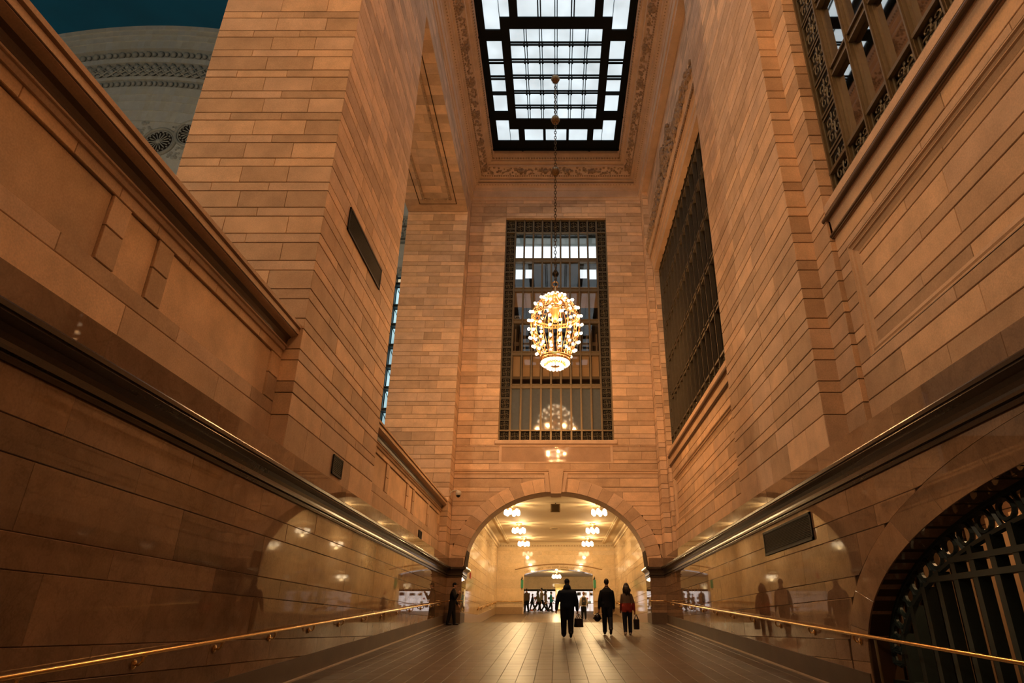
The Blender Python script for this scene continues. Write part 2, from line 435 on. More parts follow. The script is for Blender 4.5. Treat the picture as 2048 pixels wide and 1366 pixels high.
# right wall has the wide arched gate opening (ellipse, centre y 5.3)
GA, GB, GY, GZ = 5.65, 2.06, 5.3, -0.45
def gz(y):
    q = 1 - ((y - GY) / GA) ** 2
    return GZ + GB * math.sqrt(q) if q > 0 else -9
def make_cut(fn, n=14):
    """keep the part of a rectangle above fn(u)"""
    def cut(poly):
        u0, u1, a, b_ = poly[0][0], poly[1][0], poly[0][1], poly[2][1]
        us = [u0 + (u1 - u0) * i / n for i in range(n + 1)]; low = [max(a, fn(u)) for u in us]
        if all(l <= a + 1e-6 for l in low): return poly
        keep = [(u, l) for u, l in zip(us, low) if l < b_ - 0.015]
        if len(keep) < 2: return None
        # keep the longest run
        runs = []; cur = [keep[0]]
        for q in keep[1:]:
            if q[0] - cur[-1][0] < (u1 - u0) / n * 1.5: cur.append(q)
            else: runs.append(cur); cur = [q]
        runs.append(cur); run = max(runs, key=len)
        if len(run) < 2 or run[-1][0] - run[0][0] < 0.05: return None
        return run + [(run[-1][0], b_), (run[0][0], b_)]
    return cut
GR = 0.62   # width of the plain stone ring around the gate
def gz_out(y):
    q = 1 - ((y - GY) / (GA + GR)) ** 2
    return GZ + (GB + GR * 0.75) * math.sqrt(q) if q > 0 else (-9 if abs(y - GY) > GA + GR else GZ)
def gz_ring_block(y):
    if abs(y - GY) < GA + GR: return max(gz_out(y), GZ)
    return -9
m = MB(); ys = [YB + (16 - YB) * i / 90 for i in range(91)]
for i in range(90):
    a, b_ = ys[i], ys[i + 1]
    za = gz(a) if abs(a - GY) < GA else -2.3; zb = gz(b_) if abs(b_ - GY) < GA else -2.3
    m.hexa([(4.80, a, za), (5.25, a, za), (5.25, b_, zb), (4.80, b_, zb), (4.80, a, 2.9), (5.25, a, 2.9), (5.25, b_, 2.9), (4.80, b_, 2.9)])
m.box(4.8, 5.25, 16, 30.1, -2.3, 2.9)
wr = struct('wall_right_wainscot', m, MORT, 'polished brown marble lower wall on the right with arched gate opening')
pr = facing_x(4.78, -1)
cutg = make_cut(gz_ring_block)
lay(wr, rects(pr, YB, 30.1, -2.0, 2.2, mean=2.3, cs=wc(-2.0, 2.2), seed=2, cut=cutg, g=0.002), MPOL, 'marble_slab')
# ring stones of the gate
ps = []
NR = 15
def ell(th, a, b_): return (GY + a * math.cos(th), GZ + b_ * math.sin(th))
for i in range(NR):
    t0, t1 = PI * i / NR, PI * (i + 1) / NR; k = 5
    inn = [ell(t0 + (t1 - t0) * j / k, GA, GB) for j in range(k + 1)]; outr = [ell(t0 + (t1 - t0) * j / k, GA + GR, GB + GR * .75) for j in range(k + 1)]
    ps.append(block(pr, inn + outr[::-1], g=0.002, proud=0.001))
for y0, y1 in ((GY + GA, GY + GA + GR), (GY - GA - GR, GY - GA)):
    ps.append(block(pr, [(y0, -1.6), (y1, -1.6), (y1, GZ), (y0, GZ)], g=0.002))
lay(wr, ps, MPOL, 'arch_stone')
m = MB()   # soffit of the gate opening
k = 40
for i in range(k):
    (ya, za), (yb, zb) = ell(PI * i / k, GA, GB), ell(PI * (i + 1) / k, GA, GB)
    m.add([(4.79, ya, za), (5.26, ya, za), (5.26, yb, zb), (4.79, yb, zb)], [(0, 1, 2, 3)])
for yy in (GY + GA, GY - GA): m.add([(4.79, yy, -2.3), (5.26, yy, -2.3), (5.26, yy, GZ), (4.79, yy, GZ)], [(0, 1, 2, 3)])
obj('arch_soffit', m, MPOL, wr, norm=False)

# projecting moulding between the lower wall and the upper stone, wrapping the arch imposts
mold = [(-.06, 2.12), (.03, 2.12), (.04, 2.16), (.015, 2.175), (.015, 2.19), (.055, 2.20), (.06, 2.235), (.02, 2.25), (.02, 2.29), (.035, 2.345), (.075, 2.395), (.14, 2.425),
        (.17, 2.44), (.165, 2.465), (.185, 2.47), (.19, 2.515), (.185, 2.53), (-.06, 2.545)]
struct('trim_3', MB().sweep(mold, [(-4.78, YB), (-4.78, 30.02), (-4.12, 30.02), (-4.12, 31.4)]), MPOLT, 'dark polished moulding running along the left wall to the arch')
struct('trim_4', MB().sweep(mold, [(4.12, 31.4), (4.12, 30.02), (4.78, 30.02), (4.78, YB)]), MPOLT, 'dark polished moulding running along the right wall to the arch')
for sg, nm in ((-1, 'left'), (1, 'right')):
    m = MB().box(sg * 5.3, sg * 4.765, YB, 30.02, 2.5, 2.90)
    o = struct('wall_%s_band' % nm, m, MORT, 'polished stone band above the dark moulding on the %s wall' % nm)
    lay(o, rects(facing_x(sg * 4.745, -sg), YB, 30.02, 2.53, 2.915, mean=2.9, cs=[(2.53, 2.915)], seed=3, g=0.002), MPOL, 'marble_slab')

# ================================================================== LEFT: PARAPETS, PIERS, LINTEL
ledge = [(-.5, 4.78), (.0, 4.78), (.02, 4.82), (.02, 4.845), (.05, 4.85), (.055, 4.87), (.01, 4.885), (.012, 4.94), (.03, 5.0), (.08, 5.045), (.16, 5.07), (.20, 5.085), (.20, 5.10), (.215, 5.105),
         (.215, 5.195), (.19, 5.20), (.19, 5.22), (.245, 5.225), (.25, 5.285), (.235, 5.30), (-.5, 5.31)]
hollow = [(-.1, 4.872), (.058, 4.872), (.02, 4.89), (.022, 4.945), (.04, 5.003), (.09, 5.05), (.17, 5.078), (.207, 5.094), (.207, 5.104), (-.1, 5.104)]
XPAR = -5.12
def parapet(name, label, y0, y1, joints):
    m = MB().box(-5.7, XPAR - .09, y0, y1, 2.85, 4.8)
    o = struct(name, m, MORT, label)
    pl = facing_x(XPAR, 1); ps = []
    def row(a, b_, cuts, proud=0.0):
        for i in range(len(cuts) - 1): ps.append(block(pl, [(cuts[i], a), (cuts[i + 1], a), (cuts[i + 1], b_), (cuts[i], b_)], t=0.09, proud=proud))
    def cuts(off, st):
        k = y0; out = [y0]; x = off
        while x < y0 + 0.3: x += st
        while x < y1 - 0.3: out.append(x); x += st
        return out + [y1]
    row(2.9, 3.53, cuts(joints[0], 2.31), 0.012); row(3.53, 3.77, cuts(joints[1], 2.3)); row(4.62, 4.79, cuts(joints[2], 0.78))
    pan = []
    for a, b_, kind in joints[3]:
        a, b_ = max(a, y0), min(b_, y1)
        if b_ - a < 0.05: continue
        if kind == 'p': pan.append(block(pl, [(a, 3.77), (b_, 3.77), (b_, 4.62), (a, 4.62)], t=0.05, proud=-0.035))
        else: row(3.77, 4.21, [a, b_]); row(4.21, 4.62, [a, b_])
    lay(o, ps, MS, 'stone', 300); lay(o, pan, MS, 'recessed_panel', 300)
    obj('ledge', MB().sweep(ledge, [(XPAR + .03, y0), (XPAR + .03, y1)]), MTRIM, o)
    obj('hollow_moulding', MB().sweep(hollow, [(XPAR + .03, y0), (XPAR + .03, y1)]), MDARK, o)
    return o
seq = [(-5, 2.6, 'p'), (2.6, 2.93, 's'), (2.93, 3.55, 'p'), (3.55, 3.88, 's'), (3.88, 6.15, 'p'), (6.15, 6.48, 's'), (6.48, 7.09, 'p'), (7.09, 7.43, 's'), (7.43, 10.7, 'p'), (10.7, 11.1, 's')]
parapet('wall_left_parapet', 'panelled stone parapet with moulded ledge before the tall left pier', YB, 11.1, (6.82 - 2.31 * 5, 5.63 - 2.3 * 4, 0.3 - 5, seq))
seq2 = [(16.9, 19.4, 'p'), (19.4, 19.75, 's'), (19.75, 22.3, 'p'), (22.3, 22.65, 's'), (22.65, 23.3, 'p'), (23.3, 23.65, 's'), (23.65, 26.2, 'p'), (26.2, 26.55, 's'), (26.55, 28.8, 'p'), (28.8, 29.3, 's')]
parapet('wall_left_far_parapet', 'panelled stone parapet with moulded ledge between the two left piers', 16.9, 29.2, (18.2, 17.9, 17.3, seq2))

m = MB().box(-8.04, -4.85, 11.15, 16.85, 2.8, 23)
o = struct('wall_left_pier', m, MORT, 'tall ashlar pier rising on the left in front of the opening')
ps = rects(facing_y(11.1), -8.1, -4.8, 2.9, 22.4, mean=1.13, seed=4) + rects(facing_x(-4.8, 1), 11.1, 16.9, 2.9, 22.4, mean=1.3, seed=5)
ps = [q for q in ps]
lay(o, ps, MS, 'stone', 300)
ps = rects(facing_x(-8.1, -1), 11.1, 16.9, 2.9, 22.4, mean=1.4, seed=6) + rects(facing_y(16.9, 1), -8.1, -4.8, 2.9, 22.4, mean=1.3, seed=7)
m = MB()
for q in ps: m.add(q.v, q.f)
obj('stone_remainder', m, MS, o, kind='stuff')

m = MB().box(-8.0, -4.85, 29.25, 31.3, 2.8, 23)
o = struct('wall_left_far_pier', m, MORT, 'pale ashlar pier at the far left beside the window wall')
lay(o, rects(facing_y(29.2), -8.05, -4.8, 2.9, 20.8, mean=1.13, seed=8) + rects(facing_x(-4.8, 1), 29.2, 30.3, 2.9, 22.4, mean=1.1, seed=9), MS, 'stone', 300)

# lintels over the openings, with a framed soffit
ZS = 20.8
def lintel(name, label, y0, y1, vis):
    m = MB().box(-8.04, -4.85, y0, y1, ZS + .05, 24)
    o = struct(name, m, MORT, label)
    pl = facing_x(-4.8, 1)
    lay(o, rects(pl, y0, y1, ZS, 22.4, mean=1.3, seed=10), MS, 'stone', 300)
    class Under(Plane):
        def p(s, u, z, d=0.0): return Vector((u, z, ZS - d))
    up = Under((0, 0, 0), (1, 0, 0), (0, 0, -1)); ps = []; r = random.Random(5)
    n = int((y1 - y0) / 0.55)
    for i in range(n):
        a, b_ = y0 + (y1 - y0) * i / n, y0 + (y1 - y0) * (i + 1) / n
        xs = [-8.05, -6.9 + r.uniform(-.3, .3), -5.9 + r.uniform(-.3, .3), -4.8] if i % 2 else [-8.05, -6.3 + r.uniform(-.5, .5), -4.8]
        for j in range(len(xs) - 1): ps.append(block(up, [(xs[j], a), (xs[j + 1], a), (xs[j + 1], b_), (xs[j], b_)], g=.004))
    lay(o, ps, MS, 'soffit_stone', 300 if vis else 0)
    # carved frame let into the soffit
    for k, (x0, x1, a, b_, wd, mt) in enumerate(((-7.3, -5.3, y0 + .9, y1 - .7, .04, MORT), (-7.05, -5.52, y0 + 1.3, y1 - 1.1, .13, MCARVE))):
        m = MB()
        for bx in ((x0, x0 + wd, a, b_), (x1 - wd, x1, a, b_), (x0, x1, a, a + wd), (x0, x1, b_ - wd, b_)):
            m.box(*bx, ZS - (.012 if k == 0 else .035), ZS + .02)
        if k == 1 and vis:
            q = a
            while q < b_:
                for xx in (x0 + wd / 2, x1 - wd / 2): m.ball((xx, q, ZS - .04), (.05, .06, .035), 6, 4)
                q += .15
            q = x0
            while q < x1:
                for yy in (a + wd / 2, b_ - wd / 2): m.ball((q, yy, ZS - .04), (.06, .05, .035), 6, 4)
                q += .15
        obj('soffit_groove' if k == 0 else 'carved_border', m, mt, o, norm=False)
    return o
lintel('wall_left_lintel', 'stone lintel with a framed soffit panel high over the left opening', 16.9, 29.2, True)
lintel('wall_left_near_lintel', 'stone lintel high over the opening above the panelled parapet', YB, 11.1, False)

# ================================================================== RIGHT: PIER, RECESSES
m = MB().box(4.85, 8, 11.15, 16.85, 2.8, 23)
o = struct('wall_right_pier', m, MORT, 'broad plain ashlar pier between the two tall windows on the right')
lay(o, rects(facing_x(4.8, -1), 11.1, 16.9, 2.9, 22.4, mean=1.2, seed=11), MS, 'stone', 300)

RN = 5.45   # near window plane
m = MB().box(5.26, 8, 10.45, 11.15, 2.8, 18.5).box(5.45, 8, YB, 10.45, 2.8, 7.4).box(5.35, 5.5, YB, 10.45, 2.8, 4.19).box(5.35, 5.5, YB, 10.45, 6.36, 7.4).box(5.35, 5.5, 10.04, 10.45, 4.1, 6.4)
m.box(5.5, 8, YB, 10.45, 17.6, 23)
o = struct('wall_right_near_bay', m, MORT, 'stone wall with moulded panel below the near right window')
ps = rects(facing_y(11.1), 4.8, 5.225, 2.9, 18.5, mean=.6, seed=12)
ps += rects(facing_x(5.2, -1), 10.4, 11.125, 2.9, 18.5, mean=.8, seed=13)
ps += rects(facing_y(10.4), 5.2, 5.325, 2.9, 6.8, mean=.6, seed=14) + rects(facing_y(10.4), 5.2, RN + .05, 7.5, 18.5, mean=.6, seed=15)
XU = 5.30
pu = facing_x(XU, -1)
zc = [(2.9, 3.55), (3.55, 3.98), (3.98, 4.20)]
ps += rects(pu, YB, 10.4, 2.9, 4.2, mean=2.0, cs=zc, seed=16)
ps += rects(pu, 10.02, 10.4, 4.2, 6.35, mean=.5, seed=17, cs=[c for c in courses(4.2, 6.35)])
ps += rects(pu, YB, 10.4, 6.35, 6.8, mean=2.0, cs=[(6.35, 6.5), (6.5, 6.8)], seed=18)
ps += rects(facing_x(XU + .09, -1), YB, 10.02, 4.2, 6.35, mean=2.2, seed=19)
lay(o, ps, MS, 'stone', 300)
# panel moulding: bottom, far end and top
pm = [(0, 0), (0, .02), (-.03, .035), (-.045, .07), (-.03, .10), (-.06, .115), (-.075, .16), (-.09, .2), (-.13, .2), (-.13, 0)]
def panel_mould(m, X, y0, y1, z0, z1, deep=1.0, sc=1.0):
    # profile runs from the wall face inwards round the rectangle (facing -x)
    corners = [(y0, z0), (y1, z0), (y1, z1), (y0, z1)]; sgn = [(1, 1), (-1, 1), (-1, -1), (1, -1)]
    rings = []
    for (y, z), (sy, sz) in zip(corners, sgn):
        rings.append([(X - dx * deep, y + sy * t * sc, z + sz * t * sc) for dx, t in pm])
    n = len(pm); vs = [v for r_ in rings for v in r_]; fs = []
    for i in range(4):
        for j in range(n - 1): fs.append((i * n + j, i * n + j + 1, ((i + 1) % 4) * n + j + 1, ((i + 1) % 4) * n + j))
    m.add(vs, fs)
m = MB(); panel_mould(m, XU, YB + .3, 10.02, 4.2, 6.35)
obj('panel_moulding', m, MTRIM, o, norm=False)
# sill with its roll mouldings
def sill_prof(x): return [(-.2, 6.78), (.0, 6.78), (.03, 6.80), (.035, 6.84), (.01, 6.86), (.015, 6.90), (.03, 7.15), (.06, 7.18), (.085, 7.22), (.085, 7.26), (.06, 7.29), (.065, 7.31), (.10, 7.33), (.10, 7.50), (.05, 7.56), (-.2, 7.86)]
obj('sill', MB().sweep(sill_prof(0), [(XU, 10.38), (XU, YB)]), MTRIM, o)
roll = lambda zc, R_, d: [(d + R_ * math.cos(k * PI / 6), zc + R_ * math.sin(k * PI / 6)) for k in range(12)]
for zc_, R_, d in ((7.235, .055, .085), (6.84, .03, .055), (6.80, .018, .04)): obj('roll_moulding', MB().sweep(roll(zc_, R_, d), [(XU, 10.5), (XU, YB)]), MDARK, o)  # rolls coloured dark for the shade that light from above leaves

XU2 = 5.25
m = MB().box(5.17, 8, 29.6, 31, 2.8, 22.4).box(5.40, 8, 16.85, 29.6, 2.8, 7.4).box(5.30, 5.45, 16.85, 29.6, 2.8, 4.19).box(5.30, 5.45, 16.85, 29.6, 6.21, 7.4).box(5.30, 5.45, 28.82, 29.6, 4.1, 6.3).box(5.14, 8, 16.85, 30.3, 17.6, 23)
o = struct('wall_right_far_bay', m, MORT, 'stone wall around and below the far right window')
ps = rects(facing_x(4.8, -1), 29.55, 30.3, 2.9, 22.4, mean=.8, seed=20) + rects(facing_y(29.55), 4.8, 5.12, 2.9, 22.4, mean=.6, seed=21)
ps += rects(facing_x(5.12, -1), 29.15, 29.55, 2.9, 18.3, mean=.6, seed=22) + rects(facing_y(29.15), 5.12, 5.42, 2.9, 17.6, mean=.6, seed=23)
pu2 = facing_x(XU2, -1)
ps += rects(pu2, 16.9, 29.15, 2.9, 4.2, mean=1.6, cs=zc, seed=24) + rects(pu2, 28.8, 29.15, 4.2, 6.2, mean=.5, seed=25)
ps += rects(pu2, 16.9, 29.15, 6.2, 6.8, mean=1.6, cs=[(6.2, 6.45), (6.45, 6.8)], seed=26) + rects(facing_x(XU2 + .09, -1), 16.9, 28.8, 4.2, 6.2, mean=1.6, seed=27)
ps += rects(facing_x(5.1, -1), 16.9, 29.55, 18.3, 22.4, mean=1.4, seed=28)
lay(o, ps, MS, 'stone', 300)
m = MB(); panel_mould(m, XU2, 16.6, 28.8, 4.2, 6.2); obj('panel_moulding', m, MTRIM, o, norm=False)
obj('sill', MB().sweep(sill_prof(0), [(XU2, 29.13), (XU2, 16.9)]), MTRIM, o)
for zc_, R_, d in ((7.235, .055, .085), (6.84, .03, .055), (6.80, .018, .04)): obj('roll_moulding', MB().sweep(roll(zc_, R_, d), [(XU2, 29.13), (XU2, 16.9)]), MDARK, o)  # same darkened rolls, shade put into their colour
# cornice over the far right window with carved cresting
ent = [(-.3, 17.1), (-.02, 17.1), (-.02, 17.45), (.02, 17.47), (.02, 17.75), (.06, 17.78), (.06, 17.95), (.14, 18.05), (.16, 18.1), (.16, 18.2), (.22, 18.32), (.22, 18.4), (-.3, 18.45)]
obj('window_entablature', MB().sweep(ent, [(5.1, 29.4), (5.1, 16.9)]), MTRIM, o)
m = MB(); r = random.Random(3)
def crest(y):   # outline of the carved cresting
    t = abs(y - 23.4) / 6.0
    return 18.45 + (1.0 + 1.15 * math.exp(-(t * 3.2) ** 2) if t < 0.9 else 0.6)
for i in range(900):
    y = r.uniform(17.2, 29.3); top = crest(y); z = 18.4 + (top - 18.4) * r.random() ** 1.2
    s = r.uniform(.05, .13)
    m.ball((5.02 - r.uniform(-.04, .08) - .10 * (1 - (z - 18.4) / 2), y, z), (s * .8, s * r.uniform(.7, 1.5), s * r.uniform(.7, 1.5)), 5, 4)
for i in range(46):   # scrolls
    y = 17.4 + i * .26; c0 = Vector((4.98, y, 18.7 + .35 * (crest(y) - 18.9) * (i % 2)))
    m.tube([c0 + Vector((0, (.16 - .011 * k) * math.cos(k * .7), (.16 - .011 * k) * math.sin(k * .7))) for k in range(13)], .03, 4)
for i in range(95):   # leaf moulding
    y = 17.1 + i * .13; m.ball((4.96, y, 18.0), (.05, .045, .09), 5, 4)
for sy in (-1, 1):   # volutes flanking the centre
    m.tube([Vector((4.97, 23.4 + sy * (.75 + .3 * math.cos(k * .55) * (1 - k / 20)), 20.5 + .3 * math.sin(k * .55) * (1 - k / 20))) for k in range(17)], .075, 6)
obj('carved_cresting', m, MCARVE, o, norm=False, kind='stuff', smooth=True)
m = MB().box(5.02, 5.2, 17.0, 29.4, 18.4, 18.95).box(5.08, 5.2, 19.5, 27.3, 18.9, 19.4).box(5.06, 5.2, 22.3, 24.5, 19.2, 20.7)
obj('cresting_backing', m, MTRIM, o)

# ================================================================== FAR WALL WITH ARCH
AA, AB, AZ = 4.1, 3.28, 2.6
def az(x):
    q = 1 - (x / AA) ** 2
    return AZ + AB * math.sqrt(q) if q > 0 else 2.1
m = MB(); n = 80; xs = [-4.85 + 9.7 * i / n for i in range(n + 1)]
for i in range(n):
    za, zb = az(xs[i]) + .06, az(xs[i + 1]) + .06
    m.hexa([(xs[i], YF + .04, za), (xs[i + 1], YF + .04, zb), (xs[i + 1], 31.4, zb), (xs[i], 31.4, za), (xs[i], YF + .04, 7.3), (xs[i + 1], YF + .04, 7.3), (xs[i + 1], 31.4, 7.3), (xs[i], 31.4, 7.3)])
WX, WZ0, WZ1 = 2.80, 8.32, 21.15
m.box(-4.85, -WX - .05, YF + .04, 31.2, 7.3, 24).box(WX + .05, 4.85, YF + .04, 31.2, 7.3, 24).box(-WX - .05, WX + .05, YF + .04, 31.2, 7.3, WZ0 - .05).box(-WX - .05, WX + .05, YF + .04, 31.2, WZ1 + .05, 24)
wf = struct('wall_far', m, MORT, 'far ashlar wall with tall window over a wide arch')
pf = facing_y(YF)
RT = 0.64
def az_out(x):
    q = 1 - (x / (AA + RT)) ** 2
    return AZ + (AB + RT) * math.sqrt(q) - .05 if q > 0 else 2.5
ps = rects(pf, -4.8, 0, 2.9, 6.70, mean=2.4, seed=30, cut=make_cut(az_out, 24)) + rects(pf, 0, 4.8, 2.9, 6.70, mean=2.4, seed=31, cut=make_cut(az_out, 24))
ps += rects(pf, -4.8, 4.8, 6.9, 7.2, mean=1.7, cs=[(6.92, 7.22)], seed=32)
ps += rects(pf, -4.8, -2.72, 7.22, 8.1, mean=1.1, seed=33) + rects(pf, 2.72, 4.8, 7.22, 8.1, mean=1.1, seed=34)
ps += rects(pf, -4.8, -WX, 8.1, 22.4, mean=1.05, seed=35) + rects(pf, WX, 4.8, 8.1, 22.4, mean=1.05, seed=36) + rects(pf, -WX, WX, WZ1, 22.4, mean=1.2, seed=37)
lay(wf, ps, MS, 'stone', 300)
# voussoirs
ps = []
NV = 26
for i in range(NV):
    t0, t1 = PI * i / NV, PI * (i + 1) / NV; k = 4
    if t0 < PI / 2 < t1 or abs(t0 - PI / 2) < .01 or abs(t1 - PI / 2) < .01: pass
    inn = [(AA * math.cos(t0 + (t1 - t0) * j / k), AZ + AB * math.sin(t0 + (t1 - t0) * j / k)) for j in range(k + 1)]
    outr = [((AA + RT) * math.cos(t0 + (t1 - t0) * j / k), AZ + (AB + RT) * math.sin(t0 + (t1 - t0) * j / k)) for j in range(k + 1)]
    ps.append(block(pf, inn + outr[::-1], proud=.012))
lay(wf, ps, MS, 'arch_stone', 300)
# arch soffit
m = MB(); k = 60
for i in range(k):
    t0, t1 = PI * i / k, PI * (i + 1) / k
    m.add([(AA * math.cos(t0), YF + .01, AZ + AB * math.sin(t0)), (AA * math.cos(t0), 31.4, AZ + AB * math.sin(t0)), (AA * math.cos(t1), 31.4, AZ + AB * math.sin(t1)), (AA * math.cos(t1), YF + .01, AZ + AB * math.sin(t1))], [(0, 1, 2, 3)])
obj('arch_soffit', m, MTRIM, wf, norm=False, smooth=True)
# keystone, cornice, sill, panel under the window
m = MB().hexa([(-.24, YF - .13, 5.78), (.24, YF - .13, 5.78), (.24, 31.2, 5.78), (-.24, 31.2, 5.78), (-.36, YF - .16, 6.93), (.36, YF - .16, 6.93), (.36, YF + .1, 6.93), (-.36, YF + .1, 6.93)])
obj('keystone', m, MTRIM, wf)
m = MB()
for sg in (-1, 1):
    m.hexa([(sg * .26, YF - .06, 5.86), (sg * .40, YF - .06, 5.86), (sg * .40, YF + .1, 5.86), (sg * .26, YF + .1, 5.86), (sg * .38, YF - .06, 6.76), (sg * .56, YF - .06, 6.76), (sg * .56, YF + .1, 6.76), (sg * .38, YF + .1, 6.76)])
obj('keystone_shoulder', m, MTRIM, wf)
cor = [(-.05, 6.68), (.015, 6.68), (.02, 6.72), (.05, 6.73), (.055, 6.77), (.035, 6.785), (.04, 6.81), (.09, 6.84), (.095, 6.90), (-.05, 6.93)]
obj('cornice', MB().sweep(cor, [(-4.8, YF), (4.8, YF)]), MTRIM, wf)
sil = [(-.3, 8.10), (.02, 8.10), (.05, 8.13), (.09, 8.15), (.10, 8.17), (.10, 8.30), (.06, 8.34), (-.3, 8.36)]
obj('sill', MB().sweep(sil, [(-2.93, YF), (2.93, YF)]), MTRIM, wf)
m = MB().box(-2.72, 2.72, YF - .01, YF + .06, 7.22, 7.30).box(-2.72, 2.72, YF - .01, YF + .06, 8.02, 8.1).box(-2.72, -2.60, YF - .01, YF + .06, 7.3, 8.02).box(2.60, 2.72, YF - .01, YF + .06, 7.3, 8.02)
obj('panel_frame', m, MTRIM, wf)
obj('polished_panel', MB().box(-2.6, 2.6, YF + .025, YF + .06, 7.3, 8.02), stone_mat('polished_limestone', tones((.46, .31, .2), .05), rough=.05, spec=.5, mottle=.15, bump=0), wf)
# window reveals
m = MB()
for sg in (-1, 1): m.add([(sg * WX, YF, WZ0), (sg * WX, YF + .4, WZ0), (sg * WX, YF + .4, WZ1), (sg * WX, YF, WZ1)], [(0, 1, 2, 3)])
m.add([(-WX, YF, WZ1), (WX, YF, WZ1), (WX, YF + .4, WZ1), (-WX, YF + .4, WZ1)], [(0, 1, 2, 3)])
obj('window_reveal', m, MTRIM, wf, norm=False)
# impost piers carrying the arch
for sg, nm in ((-1, 'left'), (1, 'right')):
    m = MB().box(sg * 4.15, sg * 5.2, 30.07, 31.4, -.5, 2.9)
    o = struct('wall_%s_arch_pier' % nm, m, MORT, 'polished marble pier under the %s end of the arch' % nm)
    ps = rects(facing_y(30.02), min(sg * 4.12, sg * 4.79), max(sg * 4.12, sg * 4.79), .2, 2.15, mean=2, cs=wc(.2, 2.15), seed=40, g=.002)
    ps += rects(facing_x(sg * 4.12, -sg), 30.02, 31.4, .2, 2.15, mean=2, cs=wc(.2, 2.15), seed=41, g=.002)
    ps += rects(facing_y(30.02), min(sg * 4.12, sg * 4.79), max(sg * 4.12, sg * 4.79), 2.53, 2.92, mean=2, cs=[(2.53, 2.92)], seed=42, g=.002)
    ps += rects(facing_x(sg * 4.12, -sg), 30.02, 31.4, 2.53, 2.92, mean=2, cs=[(2.53, 2.92)], seed=43, g=.002)
    lay(o, ps, MPOL, 'marble_slab')
    obj('plinth', MB().box(sg * 4.10, sg * 4.8, 30.0, 31.4, .1, .68), MBASE, o)

# ================================================================== CEILING: CORNICE AND SKYLIGHT
ZK = 24.7
cp2 = [(-.1, 22.35), (.04, 22.35), (.06, 22.5), (.12, 22.52), (.12, 22.95), (.16, 22.97), (.18, 23.1), (.26, 23.2), (.36, 23.25), (.36, 23.30), (.22, 23.32), (.22, 23.40), (.42, 23.42), (.44, 23.50), (.36, 23.52), (.36, 23.55), (.52, 23.56), (.56, 23.62),
       (.60, 23.66), (.62, 23.7), (.90, 24.02), (.90, 24.0), (.96, 24.0), (.97, 24.08), (.90, 24.10), (.90, 24.14), (1.12, 24.2), (1.13, 24.24), (1.05, 24.26), (1.05, 24.30), (1.14, 24.31), (1.20, 24.32), (1.22, 24.42), (1.30, 24.62), (1.34, 24.9), (-.1, 25.2)]
ring_path = [(-4.8, YB), (-4.8, YF), (4.8, YF), (4.8, YB)]
m = MB().sweep(cp2, ring_path)
m.box(-5, 5, YB - .5, -0.6, 24.6, 25.2).box(4.85, 6, YB, YF, 22.36, 25)
ceil = struct('ceiling', m, MTRIM, 'stepped plaster ceiling cornice framing the skylight')
# carved bands of the cornice: beads, leaves, rosettes, guilloche
m = MB(); r = random.Random(11)
def on_ring(o, z, step, fn, y_min=14.0):
    L = YF - o
    k = int((L - y_min) / step)
    for i in range(k):
        y = YF - o - (i + .5) * step
        fn((-4.8 + o, y, z), 0); fn((4.8 - o, y, z), 1)
    w_ = 4.8 - o; k = int(2 * w_ / step)
    for i in range(k): fn((-w_ + (i + .5) * 2 * w_ / k, YF - o, z), 2)
on_ring(.30, 23.27, .16, lambda p, s: m.ball(p, (.05, .05, .07), 5, 4))
on_ring(.585, 23.63, .13, lambda p, s: m.ball(p, (.05, .05, .05), 5, 4))
on_ring(1.21, 24.36, .15, lambda p, s: m.ball(p, (.055, .055, .06), 5, 4))
obj('cornice_bead_band', m, MCARVE, ceil, norm=False, kind='stuff', smooth=True)
m = MB()
def foliage(p, s):
    for _ in range(4):
        t = r.uniform(.05, .95); o_ = .62 + .28 * t; z = 23.7 + .32 * t - .015; q = [p[0], p[1], z]
        d = o_ - .75
        if s == 0: q[0] += d
        elif s == 1: q[0] -= d
        else: q[1] -= d
        if s == 2: q[0] += r.uniform(-.1, .1)
        else: q[1] += r.uniform(-.1, .1)
        a = r.uniform(.045, .085); m.ball(q, (a, a, a * .8), 5, 3)
on_ring(.75, 23.8, .2, foliage)
obj('cornice_foliage', m, MCARVE, ceil, norm=False, kind='stuff', smooth=True)
def rosette_mb(R_, petals=8, depth=.1):
    m = MB(); m.ball((0, 0, 0), (R_ * .28, R_ * .28, depth), 8, 4)
    for k in range(petals):
        a = 2 * PI * k / petals; m.ball((R_ * .6 * math.cos(a), R_ * .6 * math.sin(a), 0), (R_ * .33, R_ * .33, depth * .7), 6, 4)
    return m
rme = rosette_mb(.25, depth=.14).mesh('rosette'); rme.materials.append(MCARVE); rme.polygons.foreach_set('use_smooth', [True] * len(rme.polygons))
for y in [29.35 - .0] + [29.35 - 2.05 * i for i in range(1, 8)]:
    for sg in (-1, 1):
        put('rosette', rme, None, ceil, loc=(sg * (4.8 - .77), y - .1, 23.84), rot=(0, sg * .85, 0))
for x in (-2.0, -.65, .65, 2.0):
    put('rosette', rme, None, ceil, loc=(x, YF - .77, 23.84), rot=(.85, 0, 0))

